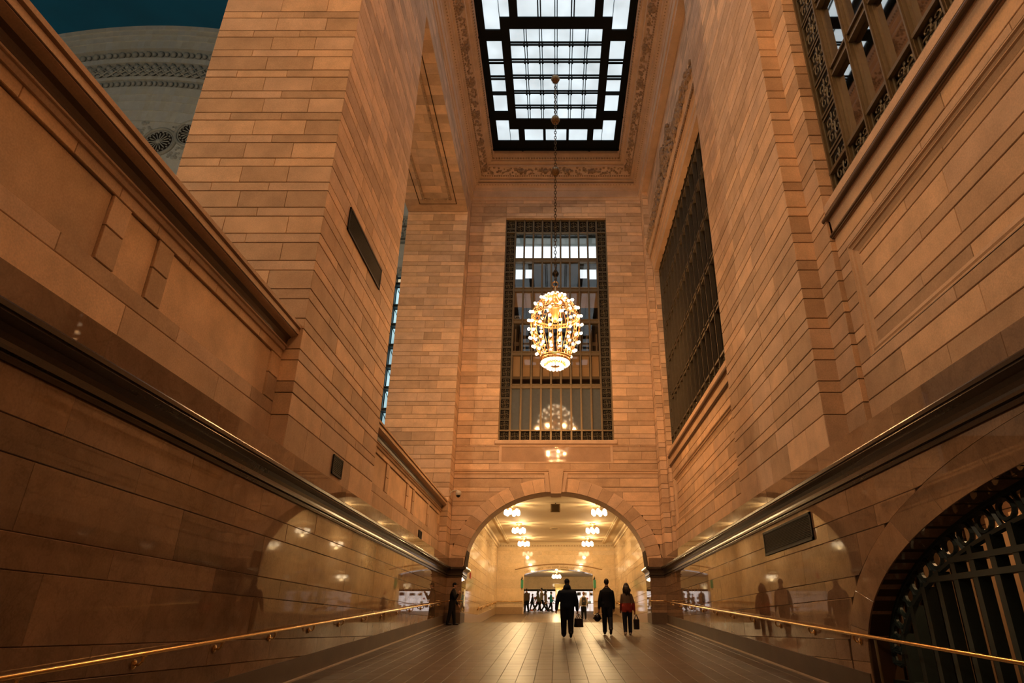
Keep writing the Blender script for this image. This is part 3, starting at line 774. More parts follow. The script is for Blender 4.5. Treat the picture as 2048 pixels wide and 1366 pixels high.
sk = MB()
sky_root = None
def sbar(m, x0, x1, y0, y1, z0=ZK - .06, z1=ZK + .12): m.box(x0, x1, y0, y1, z0, z1)
XO, YFS = 3.55, 28.72
panes = []
col = [(-2.10 + .705 * i + .065, -2.10 + .705 * (i + 1) - .065) for i in range(6)]
col = [(-2.10, -1.47)] + [(-2.10 + .70 * i + .07, -2.10 + .70 * (i + 1) - .07) for i in range(1, 5)] + [(1.47, 2.10)]
row = [(20.73, 21.45), (21.64, 22.42), (22.63, 23.39), (23.60, 24.38), (24.58, 25.36), (25.58, 26.34)]
for a, b_ in row:
    for c, d in col: panes.append((c, d, a, b_))
for a, b_ in zip(row[:-1], row[1:]):
    panes.append((-2.10, 2.10, a[1] + .055, b_[0] - .055))            # narrow glass between the paired bars
for i in range(1, 6):
    for a, b_ in row: panes.append((-2.10 + .70 * i - .035, -2.10 + .70 * i + .035, a, b_))
for sg in (-1, 1):
    for a, b_ in ((21.38, 22.45), (22.70, 23.44), (23.68, 24.47), (24.67, 25.80)): panes.append((sg * 2.5, sg * 3.19, a, b_))
    for a, b_ in ((22.52, 22.63), (23.51, 23.61), (24.54, 24.60)): panes.append((sg * 2.5, sg * 3.19, a, b_))
    panes += [(sg * 2.51, sg * 3.19, 26.42, 28.0), (sg * 2.03, sg * 2.49, 27.09, 28.0), (sg * 2.51, sg * 3.19, 14.0, 20.79), (sg * 2.06, sg * 2.49, 14.0, 20.14)]
panes += [(-1.70, -.70, 27.09, 28.0), (-.56, .56, 27.09, 28.0), (.70, 1.70, 27.09, 28.0)]
panes += [(-1.69, -.82, 14.0, 20.14), (-.65, -.07, 14.0, 20.14), (.07, .65, 14.0, 20.14), (.82, 1.69, 14.0, 20.14), (-.765, -.705, 14, 20.14), (.705, .765, 14, 20.14), (-.03, .03, 14, 20.14)]
# the frame is what is left between the panes: cut a slab into cells
def frame_cells(panes, x0, x1, y0, y1):
    xs = sorted(set([x0, x1] + [round(min(p[0], p[1]), 3) for p in panes] + [round(max(p[0], p[1]), 3) for p in panes]))
    ys = sorted(set([y0, y1] + [round(p[2], 3) for p in panes] + [round(p[3], 3) for p in panes]))
    m = MB()
    for j in range(len(ys) - 1):
        cy = (ys[j] + ys[j + 1]) / 2; st = None
        for i in range(len(xs)):
            solid = False
            if i < len(xs) - 1:
                cx = (xs[i] + xs[i + 1]) / 2
                solid = not any(min(p[0], p[1]) < cx < max(p[0], p[1]) and p[2] < cy < p[3] for p in panes)
            if solid and st is None: st = xs[i]
            if not solid and st is not None:
                m.box(st, xs[i], ys[j], ys[j + 1], ZK - .05, ZK + .1); st = None
    return m
o = struct('window_1', frame_cells(panes, -XO, XO, 14.0, YFS), MSKYF, 'large ceiling skylight of pale blue panes in a black steel frame')
m = MB()
for i in range(1, 6):
    for j in range(5):
        x = -2.1 + .7 * i; y = (row[j][1] + row[j + 1][0]) / 2
        for dx, dy in ((-.07, -.1), (.07, -.1), (-.07, .1), (.07, .1)): m.lathe([(.045, 0), (.045, .06)], 8, (x + dx, y + dy, ZK - .09))
obj('frame_boss', m, MSKYF, o, kind='stuff')
m = MB()
for y in (YFS - .12, 26.1, 21.1):
    for sg in (-1, 1): m.ball((sg * (XO - .02), y, ZK - .08), .09, 8, 5)
for x in (-1.87, 1.87): m.ball((x, YFS - .03, ZK - .08), .09, 8, 5)
m.box(-XO, -XO + .1, 14, YFS, ZK - .12, ZK - .04).box(XO - .1, XO, 14, YFS, ZK - .12, ZK - .04).box(-XO, XO, YFS - .1, YFS, ZK - .12, ZK - .04)
obj('frame_rim', m, MSKYF, o)
for p in panes: obj('pane', MB().box(p[0], p[1], p[2], p[3], ZK + .03, ZK + .05), MSKY, o)
# the nearer half, mirrored, above the camera
pn2 = [(p[0], p[1], 28 - p[3], 28 - p[2]) for p in panes]
o2 = struct('window_2', frame_cells(pn2, -XO, XO, 28 - YFS, 14.0), MSKYF, 'nearer half of the ceiling skylight overhead, out of the picture')
m = MB()
for p in pn2: m.box(p[0], p[1], p[2], p[3], ZK + .03, ZK + .05)
obj('pane', m, MSKY, o2, kind='stuff')
# closing walls behind the camera and over the openings
m = MB().box(-8, 8, YB - .5, YB, -3, 25)
struct('wall_back', m, MS, 'plain stone wall behind the viewer')

# ================================================================== TALL WINDOWS
def scroll_panel():
    """cast scrollwork infill, unit square, 0.06 deep (u right, v up, facing -y)"""
    m = MB(); t = .035
    for b_ in ((-.5, .5, -.5, -.44), (-.5, .5, .44, .5), (-.5, -.44, -.44, .44), (.44, .5, -.44, .44)): m.box(b_[0], b_[1], -.03, .03, b_[2], b_[3])
    m.tube([(0.1 * math.cos(2 * PI * k / 8), 0, 0.1 * math.sin(2 * PI * k / 8)) for k in range(8)], t, 4, closed=True)
    m.ball((0, -.02, 0), .06, 6, 4)
    for q in range(4):
        a0 = PI / 2 * q + PI / 4; c = Vector((.27 * math.cos(a0), 0, .27 * math.sin(a0)))
        pts = [c + Vector(((.17 - .016 * k) * math.cos(a0 + PI + k * .85), 0, (.17 - .016 * k) * math.sin(a0 + PI + k * .85))) for k in range(9)]
        m.tube(pts, [.034 - .0015 * k for k in range(9)], 4)
        a1 = PI / 2 * q; m.ball((.31 * math.cos(a1), -.01, .31 * math.sin(a1)), (.11 if q % 2 == 0 else .05, .03, .05 if q % 2 == 0 else .11), 6, 4)
    return m
SCROLL = scroll_panel().mesh('grille_panel'); SCROLL.materials.append(plain('cast_scrollwork', (.13, .115, .075), .5, metal=.3, noise=.3, nscale=20))

def tall_window(name, label, place, W, z0, z1, bw, ncol, trans, bot, top, glass, fd=.14, metal=None):
    """place(u, v, z) -> world: u across 0..W, v depth behind the wall face. bw border width."""
    fr = MB(); metal = metal or MBRONZE
    def pb(u0, u1, v0, v1, a, b_, m):
        p = [place(u, v, z) for z in (a, b_) for u, v in ((u0, v0), (u1, v0), (u1, v1), (u0, v1))]; m.hexa(p)
    def bar(m, u0, u1, a, b_, v0=0.0, v1=fd): pb(u0, u1, v0, v1, a, b_, m)
    for b_ in ((0, .05, z0, z1), (W - .05, W, z0, z1), (0, W, z0, z0 + .05), (0, W, z1 - .05, z1)): bar(fr, *b_)
    o = obj(name, fr, metal, None, kind='structure', label=label)
    pitch = (W - 2 * bw) / ncol
    us = [bw + pitch * i for i in range(ncol + 1)]
    for u in us:
        m = MB(); bar(m, u - .035, u + .035, z0, z1); bar(m, u - .016, u + .016, z0, z1, -.04, 0); bar(m, u - .05, u + .05, z0 + bot, z1 - top, .07, fd); obj('mullion', m, metal, o)
    for z in [z0 + bot, z1 - top]:
        m = MB(); bar(m, 0, W, z - .035, z + .035, -.01, fd); obj('transom', m, metal, o)
    for z in trans:
        m = MB(); bar(m, bw, W - bw, z + .075, z + .12, .0, fd); bar(m, bw, W - bw, z - .12, z - .075, .0, fd); bar(m, bw, W - bw, z - .1, z + .1, .05, fd + .1); obj('transom', m, metal, o)
    rowz = [z0 + bot] + list(trans) + [z1 - top]
    for i in range(len(rowz) - 1):
        for k in range(ncol):
            m = MB(); g = .04
            a, b_ = rowz[i] + (.12 if i else .05), rowz[i + 1] - (.12 if i + 1 < len(rowz) - 1 else .05)
            pb(us[k] + .035, us[k + 1] - .035, fd * .8, fd * .8 + .008, a, b_, m)
            gm = glass(i, k) if callable(glass) else glass
            if gm is not None: obj('pane', m, gm, o)
    # scrollwork border panels
    org = Vector(place(0, 0, 0)); ud = (Vector(place(1, 0, 0)) - org); vd = (Vector(place(0, 1, 0)) - org)
    def panel(uc, zc_, w_, h_):
        M_ = Matrix(((ud.x * w_, vd.x * .5, 0, 0), (ud.y * w_, vd.y * .5, 0, 0), (0, 0, h_, 0), (0, 0, 0, 1)))
        M_.translation = Vector(place(uc, .07, zc_)); q = put('grille_panel', SCROLL, None, o); q.matrix_world = M_
    back = MB()
    nv = max(1, round((z1 - z0) / (bw * 1.05))); hv = (z1 - z0) / nv
    for i in range(nv):
        for uc in (bw / 2, W - bw / 2): panel(uc, z0 + (i + .5) * hv, bw * .9, hv * .93)
    for k in range(ncol):
        if bot > .1: panel(us[k] + pitch / 2, z0 + bot / 2, pitch * .9, bot * .95)
        if top > .1: panel(us[k] + pitch / 2, z1 - top / 2, pitch * .9, top * .95)
    pb(.05, bw, fd, fd + .02, z0, z1, back); pb(W - bw, W - .05, fd, fd + .02, z0, z1, back); pb(bw, W - bw, fd, fd + .02, z0, z0 + bot, back); pb(bw, W - bw, fd, fd + .02, z1 - top, z1, back)
    obj('border_backing', back, MBLACK, o)
    return o

MSHADE = plain('roller_shade', (0.52, 0.36, 0.19), 0.8, noise=0.1, nscale=4)
# far wall window: six glazed rows
FT = [11.17, 12.97, 14.80, 16.69, 18.53]
wfar = tall_window('window_3', 'tall bronze window with scrollwork border on the far wall behind the chandelier', lambda u, v, z: (-WX + u, YF + .16 + v, z), 2 * WX, WZ0, WZ1, .535, 9, FT, .56, .84,
                   lambda i, k: MBLUEG if i == 0 else MGLASSF)
# offices behind the far window: floors, shades, lit ceilings
oy0, oy1 = YF + .62, YF + 4.2
m = MB().box(-3.4, 3.4, oy1, oy1 + .2, 7.5, 22).box(-3.6, -3.4, oy0, oy1, 7.5, 22).box(3.4, 3.6, oy0, oy1, 7.5, 22).box(-3.4, 3.4, oy0, oy1, 21.4, 21.6)
for z in FT: m.box(-3.4, 3.4, oy0, oy1, z - .09, z + .09)
off = struct('wall_office', m, plain('office_wall', (0.10, 0.085, 0.06), 0.9, noise=0.2), 'dim office floors seen through the far window')
m = MB().box(-2.5, 2.5, oy0 + .15, oy0 + .17, 18.75, 19.78)
obj('daylit_blind', m, glow_mat('office_daylight', (0.86, 0.96, 1.0), 2.2, 0.1, 1.0), off)
m = MB().box(-2.5, 2.5, oy0 + .1, oy0 + .12, 19.8, 20.3)
obj('blind_valance', m, plain('glowing_valance', (0.45, 0.52, 0.5), 0.7, emit=(.3, .4, .4), estr=.35), off)  # valance given its own glow in place of daylight through it
for x0, x1 in ((-2.24, -1.86), (-1.70, -1.30), (1.28, 1.72), (1.86, 2.24)):
    obj('lit_window', MB().box(x0, x1, oy0 + .3, oy0 + .32, 17.75 + (.0 if abs(x0) > 1.8 else .06), 18.36), glow_mat('office_lamp', (0.9, 0.98, 1.0), 1.6, .05), off)
obj('parapet_shelf', MB().box(-2.5, 2.5, oy0 + .5, oy0 + .6, 16.8, 17.2).box(-2.5, 2.5, oy0 + .9, oy0 + 1.0, 17.2, 17.6), plain('office_shelf', (0.32, 0.30, 0.26), 0.8, noise=.2), off)
pt = (2 * WX - 1.07) / 9
for k in range(9):
    xc = -WX + .535 + pt * (k + .5)
    obj('shade', MB().box(xc - .2, xc + .2, YF + .32, YF + .33, 15.65 + (.0 if k % 3 else .05), 16.62), MSHADE, off)
    obj('shade', MB().box(xc - .18, xc + .18, YF + .32, YF + .33, 11.75, 12.86), MSHADE, off)
    obj('sash_rail', MB().box(xc - .2, xc + .2, YF + .305, YF + .335, 11.6, 11.75), MBRONZE, off)
    if k in (0, 1, 2, 6, 7, 8): obj('bookcase', MB().box(xc - .16, xc - .10, oy0 + .1, oy0 + .2, 13.1, 14.6).box(xc + .08, xc + .16, oy0 + .1, oy0 + .2, 13.1, 14.3).box(xc - .2, xc + .2, oy0 + .25, oy0 + .3, 13.7, 13.9), plain('bookcase', (0.28, 0.22, 0.14), 0.8), off)
ac = obj('air_conditioner', MB().box(-2.22, -1.88, oy0 + .02, oy0 + .4, 14.98, 15.35), plain('air_conditioner', (0.45, 0.46, 0.42), 0.6), None, label='pale boxy air conditioner behind the far window beside the chandelier', cat='air conditioner')
obj('fan_grille', MB().tube([(-2.05 + .11 * math.cos(a * PI / 6), oy0 + .012, 15.16 + .11 * math.sin(a * PI / 6)) for a in range(-1, 10)], .018, 5), MBLACK, ac)

# right near window: stone corridor behind, lit by an added light
NT = [10.08, 11.95, 13.8, 15.65]
wn = tall_window('window_4', 'bronze window with dark scrollwork border and orange panes at upper right', lambda u, v, z: (RN - .02 + v, 10.34 - u, z), 10.34 + 3.3, 7.80, 17.6, .84, 15, NT, .45, .45, glass_mat('reflective_glass', (0.8, 0.7, 0.6), 0.5))
m = MB().box(9.04, 9.3, YB, 11, 6.5, 18.5).box(5.8, 9.3, YB, 11, 18.3, 18.5).box(5.8, 9.3, YB, 11, 6.6, 6.8).box(5.8, 9.3, 10.6, 11, 6.5, 18.5)
cw = struct('wall_right_corridor', m, MORT, 'warm stone corridor wall behind the near right window')
ps = rects(facing_x(9.0, -1), YB, 10.55, 6.8, 18.3, mean=1.4, seed=50) + rects(facing_y(10.41), 5.75, 9.0, 6.8, 18.3, mean=1.2, seed=51); m = MB()
for q in ps: m.add(q.v, q.f)
obj('stone_remainder', m, MS, cw, kind='stuff')
# far right window: dark behind
wr2 = tall_window('window_5', 'dark bronze lattice window in the far right bay below carved cresting', lambda u, v, z: (5.36 + v, 29.13 - u, z), 29.13 - 17.2, 7.72, 17.15, .8, 14, [9.87, 11.75, 13.6, 15.4], .42, .42, MGLASSD, metal=plain('blackened_bronze', (.095, .08, .05), .55, metal=.2, noise=.25))
obj('void', MB().box(5.9, 5.95, 16.9, 29.6, 7, 18), plain('dark_interior', (0.035, 0.03, 0.022), 0.9, noise=.3, nscale=.6), wr2)

# ================================================================== CONCOURSE BEYOND THE LEFT OPENINGS
HX, HZ, HY = -28.0, 10.65, 33.0
m = MB()
def arc_pt(R_, t, y): return (HX + R_ * math.cos(t), y, HZ + R_ * math.sin(t))
NA = 96; T0, T1 = math.radians(45), math.radians(135)
ts = [T0 + (T1 - T0) * i / NA for i in range(NA + 1)]
for i in range(NA):
    m.add([arc_pt(28.35, ts[i], HY), arc_pt(28.35, ts[i + 1], HY), arc_pt(28.35, ts[i + 1], -20), arc_pt(28.35, ts[i], -20)], [(0, 1, 2, 3)])
struct('ceiling_concourse', m, MTEAL, 'teal barrel vault of the hall beyond the left opening', norm=False, smooth=True)
m = MB().box(-48.3, -48, -20, HY, -8, 31).box(-48, -8.1, -20.3, -20, -8, 40).box(-48, -8.1, HY + .6, HY + .8, -8, 9.5).box(-48, -10.9, HY + .6, HY + .8, -8, 38).box(-11, -8, HY + .6, HY + .8, 19.35, 31)
m.box(-8.3, -8.1, -20, YB, -8, 31).box(-8.3, -8.0, YB, HY, 23, 32).box(-8.6, -4.8, 31.3, HY + .8, -8, 25)
hall = struct('wall_concourse', m, MHALL, 'pale end wall of the hall beyond the left opening')
struct('floor_concourse', MB().box(-48, -8.1, -20, HY + .6, -6.2, -6), MHALL, 'pale stone floor of the hall beyond the left parapet')
# stepped arch bands on the end wall
bands = [(28.40, 28.0, .50), (28.0, 27.62, .40), (27.62, 27.18, .30), (27.18, 26.48, .22), (26.48, 25.66, -.05), (25.66, 25.25, .16), (25.25, 23.96, -.08), (23.96, 23.69, .12), (23.69, 23.06, -.06), (23.06, 22.4, .08), (22.4, 21.87, .02),
         (21.87, 21.11, -.05), (21.11, 20.26, -.12), (20.26, 16.0, -.22)]
for ro, ri, d in bands:
    m = MB(); yf = HY - d
    for i in range(NA):
        a, b_ = ts[i], ts[i + 1]
        m.hexa([arc_pt(ri, a, yf), arc_pt(ri, b_, yf), arc_pt(ri, b_, HY + .6), arc_pt(ri, a, HY + .6), arc_pt(ro, a, yf), arc_pt(ro, b_, yf), arc_pt(ro, b_, HY + .6), arc_pt(ro, a, HY + .6)])
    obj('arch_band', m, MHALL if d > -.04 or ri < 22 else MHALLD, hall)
m = MB(); r = random.Random(21)
ta, tb = math.radians(70), math.radians(122)
def along(R_, step):
    k = int((tb - ta) * R_ / step); return [ta + (tb - ta) * (i + .5) / k for i in range(k)]
for i, t in enumerate(along(26.07, .44)):
    x, y, z = arc_pt(26.07, t, HY); m.ball((x, y - .05, z), (.22 if i % 2 else .16, .16, .3 if i % 2 else .2), 6, 4)
for i, t in enumerate(along(23.38, .36)):
    x, y, z = arc_pt(23.38, t, HY); m.ball((x, y - .03, z), (.17 if i % 2 else .1, .13, .22), 6, 4)
obj('carved_leaf_bands', m, MHALLD, hall, norm=False, kind='stuff', smooth=True)
m = MB()
for i, t in enumerate(along(24.6, .62)):   # diagonal lattice with flowers between
    for s in (-1, 1):
        m.tube([arc_pt(24.0, t - s * .028, HY - .06), arc_pt(25.2, t + s * .028, HY - .06)], .06, 4)
    for R_, dt in ((24.6, .0152), (24.25, 0), (24.95, 0)):
        x, y, z = arc_pt(R_, t + dt, HY); m.ball((x, y + .0, z), (.19, .12, .19), 6, 4)
obj('carved_lattice_band', m, MHALLD, hall, norm=False, kind='stuff', smooth=True)
# pierced rosette openings below the bands
def hall_rosette(x, z):
    o = obj('rosette_surround', MB().tube([(x + 1.06 * math.cos(a * PI / 16), HY - .02 + .2, z + 1.06 * math.sin(a * PI / 16)) for a in range(32)], .11, 6, closed=True).tube([(x + .9 * math.cos(a * PI / 16), HY + .19, z + .9 * math.sin(a * PI / 16)) for a in range(32)], .05, 5, closed=True), MHALLD, hall, smooth=True)
    m = MB(); n = 16
    m.prism([(x + .86 * math.cos(2 * PI * k / 24), HY + .2, z + .86 * math.sin(2 * PI * k / 24)) for k in range(24)], (0, .01, 0)); obj('rosette_void', m, MBLACK, o)
    m = MB(); m.ball((x, HY + .13, z), (.16, .1, .16), 8, 5)
    for k in range(n):
        a = 2 * PI * k / n
        m.tube([(x + .15 * math.cos(a), HY + .15, z + .15 * math.sin(a)), (x + .6 * math.cos(a), HY + .15, z + .6 * math.sin(a)), (x + .7 * math.cos(a), HY + .15, z + .7 * math.sin(a))], [.02, .045, .02], 5)
        a += PI / n; m.ball((x + .76 * math.cos(a), HY + .15, z + .76 * math.sin(a)), .07, 5, 4)
    obj('rosette_petals', m, MHALLD, o, norm=False)
for q in ((-26.0, 29.15), (-24.0, 29.85), (-22.1, 30.3), (-28.1, 28.9), (-30.2, 29.2)): hall_rosette(*q)
m = MB()
for i in range(420):
    t = r.uniform(math.radians(72), math.radians(112)); R_ = r.uniform(17.4, 20.15); x, y, z = arc_pt(R_, t, HY + .2)
    if min((x - q[0]) ** 2 + (z - q[1]) ** 2 for q in ((-26.0, 29.15), (-24.0, 29.85), (-22.1, 30.3), (-28.1, 28.9))) < 1.35: continue
    s = r.uniform(.05, .13); m.ball((x, y, z), (s * 1.3, .08, s), 5, 4)
obj('carved_foliage', m, MHALLD, hall, norm=False, kind='stuff')
# ornament and tall daylit window glimpsed between the piers
m = MB()
for z in (22.2, 23.1): m.box(-12, -8, HY + .35, HY + .6, z - .35, z + .35)
m.box(-12, -8, HY + .3, HY + .6, 21.55, 21.65).box(-12, -8, HY + .3, HY + .6, 19.3, 19.75)
for i in range(160):
    x = r.uniform(-11, -8.2); z = r.choice((22.2, 23.1, 19.5)) + r.uniform(-.28, .28); s = r.uniform(.05, .12); m.ball((x, HY + .33, z), s, 5, 4)
obj('frieze', m, MHALLD, hall, norm=False, kind='stuff')
m = MB()
for x in (-10.85, -10.15, -9.5, -8.93): m.box(x - .04, x + .04, HY + .4, HY + .6, 9.5, 19.35)
for z in (18.68, 17.23, 16.01, 14.71, 13.44, 12.16, 10.91, 9.65):
    m.box(-10.9, -8.6, HY + .38, HY + .62, z - .09, z - .03).box(-10.9, -8.6, HY + .38, HY + .62, z + .03, z + .09)
for i, z in enumerate((18.68, 17.23, 16.01, 14.71, 13.44, 12.16, 10.91)):
    m.tube([(-9.45, HY + .75, z - .1), (-9.0, HY + .75, z - 1.1)], .02, 4)
o = obj('window_6', m, MGATE, None, kind='structure', label='narrow teal framed window glimpsed between the two left piers')
zz = [19.3, 18.68, 17.23, 16.01, 14.71, 13.44, 12.16, 10.91, 9.65]
for i in range(8):
    for x0, x1 in ((-10.81, -10.19), (-10.11, -9.54), (-9.46, -8.97)):
        obj('pane', MB().box(x0, x1, HY + .8, HY + .82, zz[i + 1] + .09, zz[i] - .09), MDAY if i else plain('lit_office_pane', (.8, .7, .5), .5, emit=(1, .8, .5), estr=.7), o)

# ================================================================== ROOM BEYOND THE ARCH
RX, RY1, RZ = 4.66, 54.0, 6.37
m = MB().box(-5, -RX - .02, 31.4, RY1, -.2, 6.6)
o = struct('wall_room_left', m, MORT, 'polished cream marble left wall of the room beyond the arch')
lay(o, rects(facing_x(-RX, 1), 31.4, RY1, .1, 6.1, mean=2.2, cs=wc(.1, 6.1, z_start=-.1), seed=60, g=.0015), MROOM, 'marble_slab', 120, 30)
m = MB().box(5, RX + .02, 31.4, RY1, -.2, 6.6)
o = struct('wall_room_right', m, MORT, 'polished cream marble right wall of the room beyond the arch')
lay(o, rects(facing_x(RX, -1), 31.4, RY1, .1, 6.1, mean=2.2, cs=wc(.1, 6.1, z_start=-.1), seed=61, g=.0015), MROOM, 'marble_slab', 120, 30)
OX0, OX1 = -2.55, 2.93   # opening in the end wall
OXC, OXW = (OX0 + OX1) / 2, (OX1 - OX0) / 2
def oz(x):
    t = (x - OXC) / OXW
    return 4.40 - .38 * t * t if abs(t) < 1 else -1
m = MB(); n = 40; xs = [OX0 + (OX1 - OX0) * i / n for i in range(n + 1)]
for i in range(n):
    a, b_ = oz(xs[i] * .9999 + .0001 * OXC), oz(xs[i + 1] * .9999 + .0001 * OXC)
    m.hexa([(xs[i], RY1 + .02, a), (xs[i + 1], RY1 + .02, b_), (xs[i + 1], RY1 + .9, b_), (xs[i], RY1 + .9, a), (xs[i], RY1 + .02, 6.6), (xs[i + 1], RY1 + .02, 6.6), (xs[i + 1], RY1 + .9, 6.6), (xs[i], RY1 + .9, 6.6)])
m.box(-5, OX0, RY1 + .02, RY1 + .9, .5, 6.6).box(OX1, 5, RY1 + .02, RY1 + .9, .5, 6.6)
we = struct('wall_room_end', m, MROOM, 'cream marble end wall with lettered segmental arch beyond the first arch')
pe = facing_y(RY1)
def oz_cut(x): return oz(x) if OX0 < x < OX1 else -1
ps = rects(pe, -RX, OX0, 1.0, 6.1, mean=1.6, cs=wc(1.0, 6.1, z_start=.2), seed=62, g=.0015) + rects(pe, OX1, RX, 1.0, 6.1, mean=1.6, cs=wc(1.0, 6.1, z_start=.2), seed=63, g=.0015)
ps += rects(pe, OX0, OX1, 3.8, 6.1, mean=1.6, cs=wc(3.8, 6.1, z_start=.2), seed=64, g=.0015, cut=make_cut(oz_cut, 20))
lay(we, ps, MROOM, 'marble_slab', 150, 30)
m = MB()   # drip moulding over the lettering
pts = [(-3.25 + 6.9 * i / 30) for i in range(31)]
def dz(x): t = (x - .2) / 3.45; return 4.78 - .42 * t * t
m.tube([(x, RY1 - .02, dz(x)) for x in pts], .045, 6)
obj('drip_moulding', m, plain('drip_stone', (0.33, 0.2, 0.1), 0.5), we)
obj('opening_lining', MB().box(OX0 - .02, OX0 + .03, RY1 - .01, RY1 + .92, 1.0, 4.05).box(OX1 - .03, OX1 + .02, RY1 - .01, RY1 + .92, 1.0, 4.05), MROOM, we)
obj('plinth', MB().box(-RX, OX0 - .05, RY1 - .05, RY1 + .01, 1.0, 1.62).box(OX1 + .05, RX, RY1 - .05, RY1 + .01, 1.0, 1.62), MBASE2 if 'MBASE2' in globals() else plain('room_plinth', (0.30, 0.19, 0.10), 0.3, noise=.2), we)
for sg, nm in ((-1, 'left'), (1, 'right')):
    m = MB()
    for a, b_ in ((31.4, 41.4), (41.4, RY1)):
        m.hexa([(sg * (RX + .02), a, fz(a)), (sg * (RX - .03), a, fz(a)), (sg * (RX - .03), b_, fz(b_)), (sg * (RX + .02), b_, fz(b_)), (sg * (RX + .02), a, fz(a) + .5), (sg * (RX - .03), a, fz(a) + .5), (sg * (RX - .03), b_, fz(b_) + .5), (sg * (RX + .02), b_, fz(b_) + .5)])
    struct('baseboard_room_' + nm, m, plain('room_base', (0.33, 0.22, 0.12), 0.3, noise=.2), 'brown marble baseboard on the %s wall beyond the arch' % nm)
# lettering along the arch
INK = plain('incised_letter', (0.22, 0.13, 0.06), 0.7)
def glyphs(text, x_start, adv, size, zfn, y, parent, name):
    vs = MB(); dg = None
    for i, ch in enumerate(text):
        if ch == ' ': continue
        cu = bpy.data.curves.new('letter', 'FONT'); cu.body = ch; cu.size = size; cu.align_x = 'CENTER'; cu.extrude = .004
        t = bpy.data.objects.new('letter', cu); C.objects.link(t); bpy.context.view_layer.update()
        me = bpy.data.meshes.new_from_object(t.evaluated_get(bpy.context.evaluated_depsgraph_get()))
        x = x_start + i * adv; sl = (zfn(x + .05) - zfn(x - .05)) / .1; ca, sa = 1 / math.hypot(1, sl), sl / math.hypot(1, sl)
        vs.add([(x + ca * v.co.x - sa * v.co.y, y - v.co.z, zfn(x) + sa * v.co.x + ca * v.co.y) for v in me.vertices], [tuple(p.vertices) for p in me.polygons])
        bpy.data.objects.remove(t); bpy.data.meshes.remove(me); bpy.data.curves.remove(cu)
    return obj(name, vs, INK, parent, norm=False)
lz = lambda x: oz(max(OX0, min(OX1, x))) + .09
txt = '< MAIN CONCOURSE   42ND STREET PASSAGE   LEXINGTON AVENUE >'
glyphs(txt, OX0 + .12, (OX1 - OX0 - .24) / (len(txt) - 1), .17, lz, RY1 - .004, we, 'inscription')
# ceiling with coffer bands
m = MB().box(-5, 5, 31.4, RY1, RZ, RZ + .3)
rc = struct('ceiling_room', m, MPLAS, 'plaster ceiling of the room beyond the arch')
band = [(0, RZ + .05), (0, 6.02), (.05, 6.02), (.06, 6.1), (.1, 6.13), (.1, 6.2), (.16, 6.24), (.18, RZ + .05)]
obj('cornice', MB().sweep(band, [(-RX, 31.4), (-RX, RY1), (RX, RY1), (RX, 31.4)]), MPLAS, rc)
m = MB()
for sg in (-1, 1):
    for dx, h_ in ((0, .05), (.1, .09), (.2, .05)): m.box(sg * (3.95 - dx), sg * (3.87 - dx), 31.4, RY1 - .3, RZ - h_, RZ + .02)
m.box(-4.6, 4.6, RY1 - .55, RY1 - .4, RZ - .06, RZ + .02)
obj('ceiling_band', m, MPLAS, rc)
m = MB(); k = 44
for i in range(k): m.prism([(-RX + .15 + i * .212, RY1 - .11, 6.12), (-RX + .3 + i * .212, RY1 - .11, 6.12), (-RX + .225 + i * .212, RY1 - .11, 6.22)], (0, -.04, 0))
for i in range(96):
    for sg in (-1, 1): m.box(sg * (RX - .14), sg * (RX - .1), 32 + i * .226, 32.12 + i * .226, 6.13, 6.21)
obj('dentil_band', m, MCARVE, rc, kind='stuff')
def ceiling_light(x, y, z, idx, label, sc=1.0, power=P_ROOM):
    o = empty('ceiling_light', (x, y, z), label, 'ceiling lamp', 'clustered brass lamps on the passage ceilings')
    obj('canopy', MB().lathe([(.02, -.20 * sc), (.06 * sc, -.17 * sc), (.07 * sc, -.1 * sc), (.16 * sc, -.06 * sc), (.2 * sc, -.02 * sc), (.2 * sc, 0)], 12), MGOLD, o, smooth=True)
    obj('stem', MB().tube([(0, 0, -.18 * sc), (0, 0, -.42 * sc)], .03, 8), MGOLD, o)
    for k in range(6):
        a = 2 * PI * k / 6 + .3; ca, sa = math.cos(a) * sc, math.sin(a) * sc
        am = obj('arm', MB().tube([(.02 * ca, .02 * sa, -.36 * sc), (.2 * ca, .2 * sa, -.42 * sc), (.33 * ca, .33 * sa, -.32 * sc), (.36 * ca, .36 * sa, -.2 * sc)], .018, 5), MGOLD, o)
        obj('globe', MB().lathe([(.03, -.62 * sc), (.085 * sc, -.58 * sc), (.1 * sc, -.5 * sc), (.08 * sc, -.36 * sc), (.05, -.3 * sc)], 10, (.36 * ca, .36 * sa, 0)), MTUBE, am, smooth=True)
    lamp('lamp_glow', (0, 0, -.75 * sc), power, (1.0, 0.68, 0.31), .11, o)
    return o
for j, y in enumerate((36.3, 43.4, 50.5)):
    for sg in (-1, 1):
        ceiling_light(sg * 2.4 - .02, y, RZ, j, 'cluster ceiling lamp in the %s row beyond the arch, %s' % ('left' if sg < 0 else 'right', ('nearest the arch', 'in the middle', 'nearest the end wall')[j]))
o = empty('ceiling_speaker', (-.03, 36.0, RZ), 'dark square speaker box hanging from the passage ceiling inside the arch', 'speaker')
obj('housing', MB().box(-.26, .26, -.1, .1, -.50, -.06), plain('speaker_case', (0.45, 0.36, 0.22), .6), o)
obj('speaker_cloth', MB().box(-.19, .19, -.115, -.1, -.48, -.09), plain('speaker_cloth', (0.13, 0.1, 0.06), .9), o)
obj('bracket', MB().tube([(0, 0, 0), (0, 0, -.08)], .03, 6), MIRON, o)
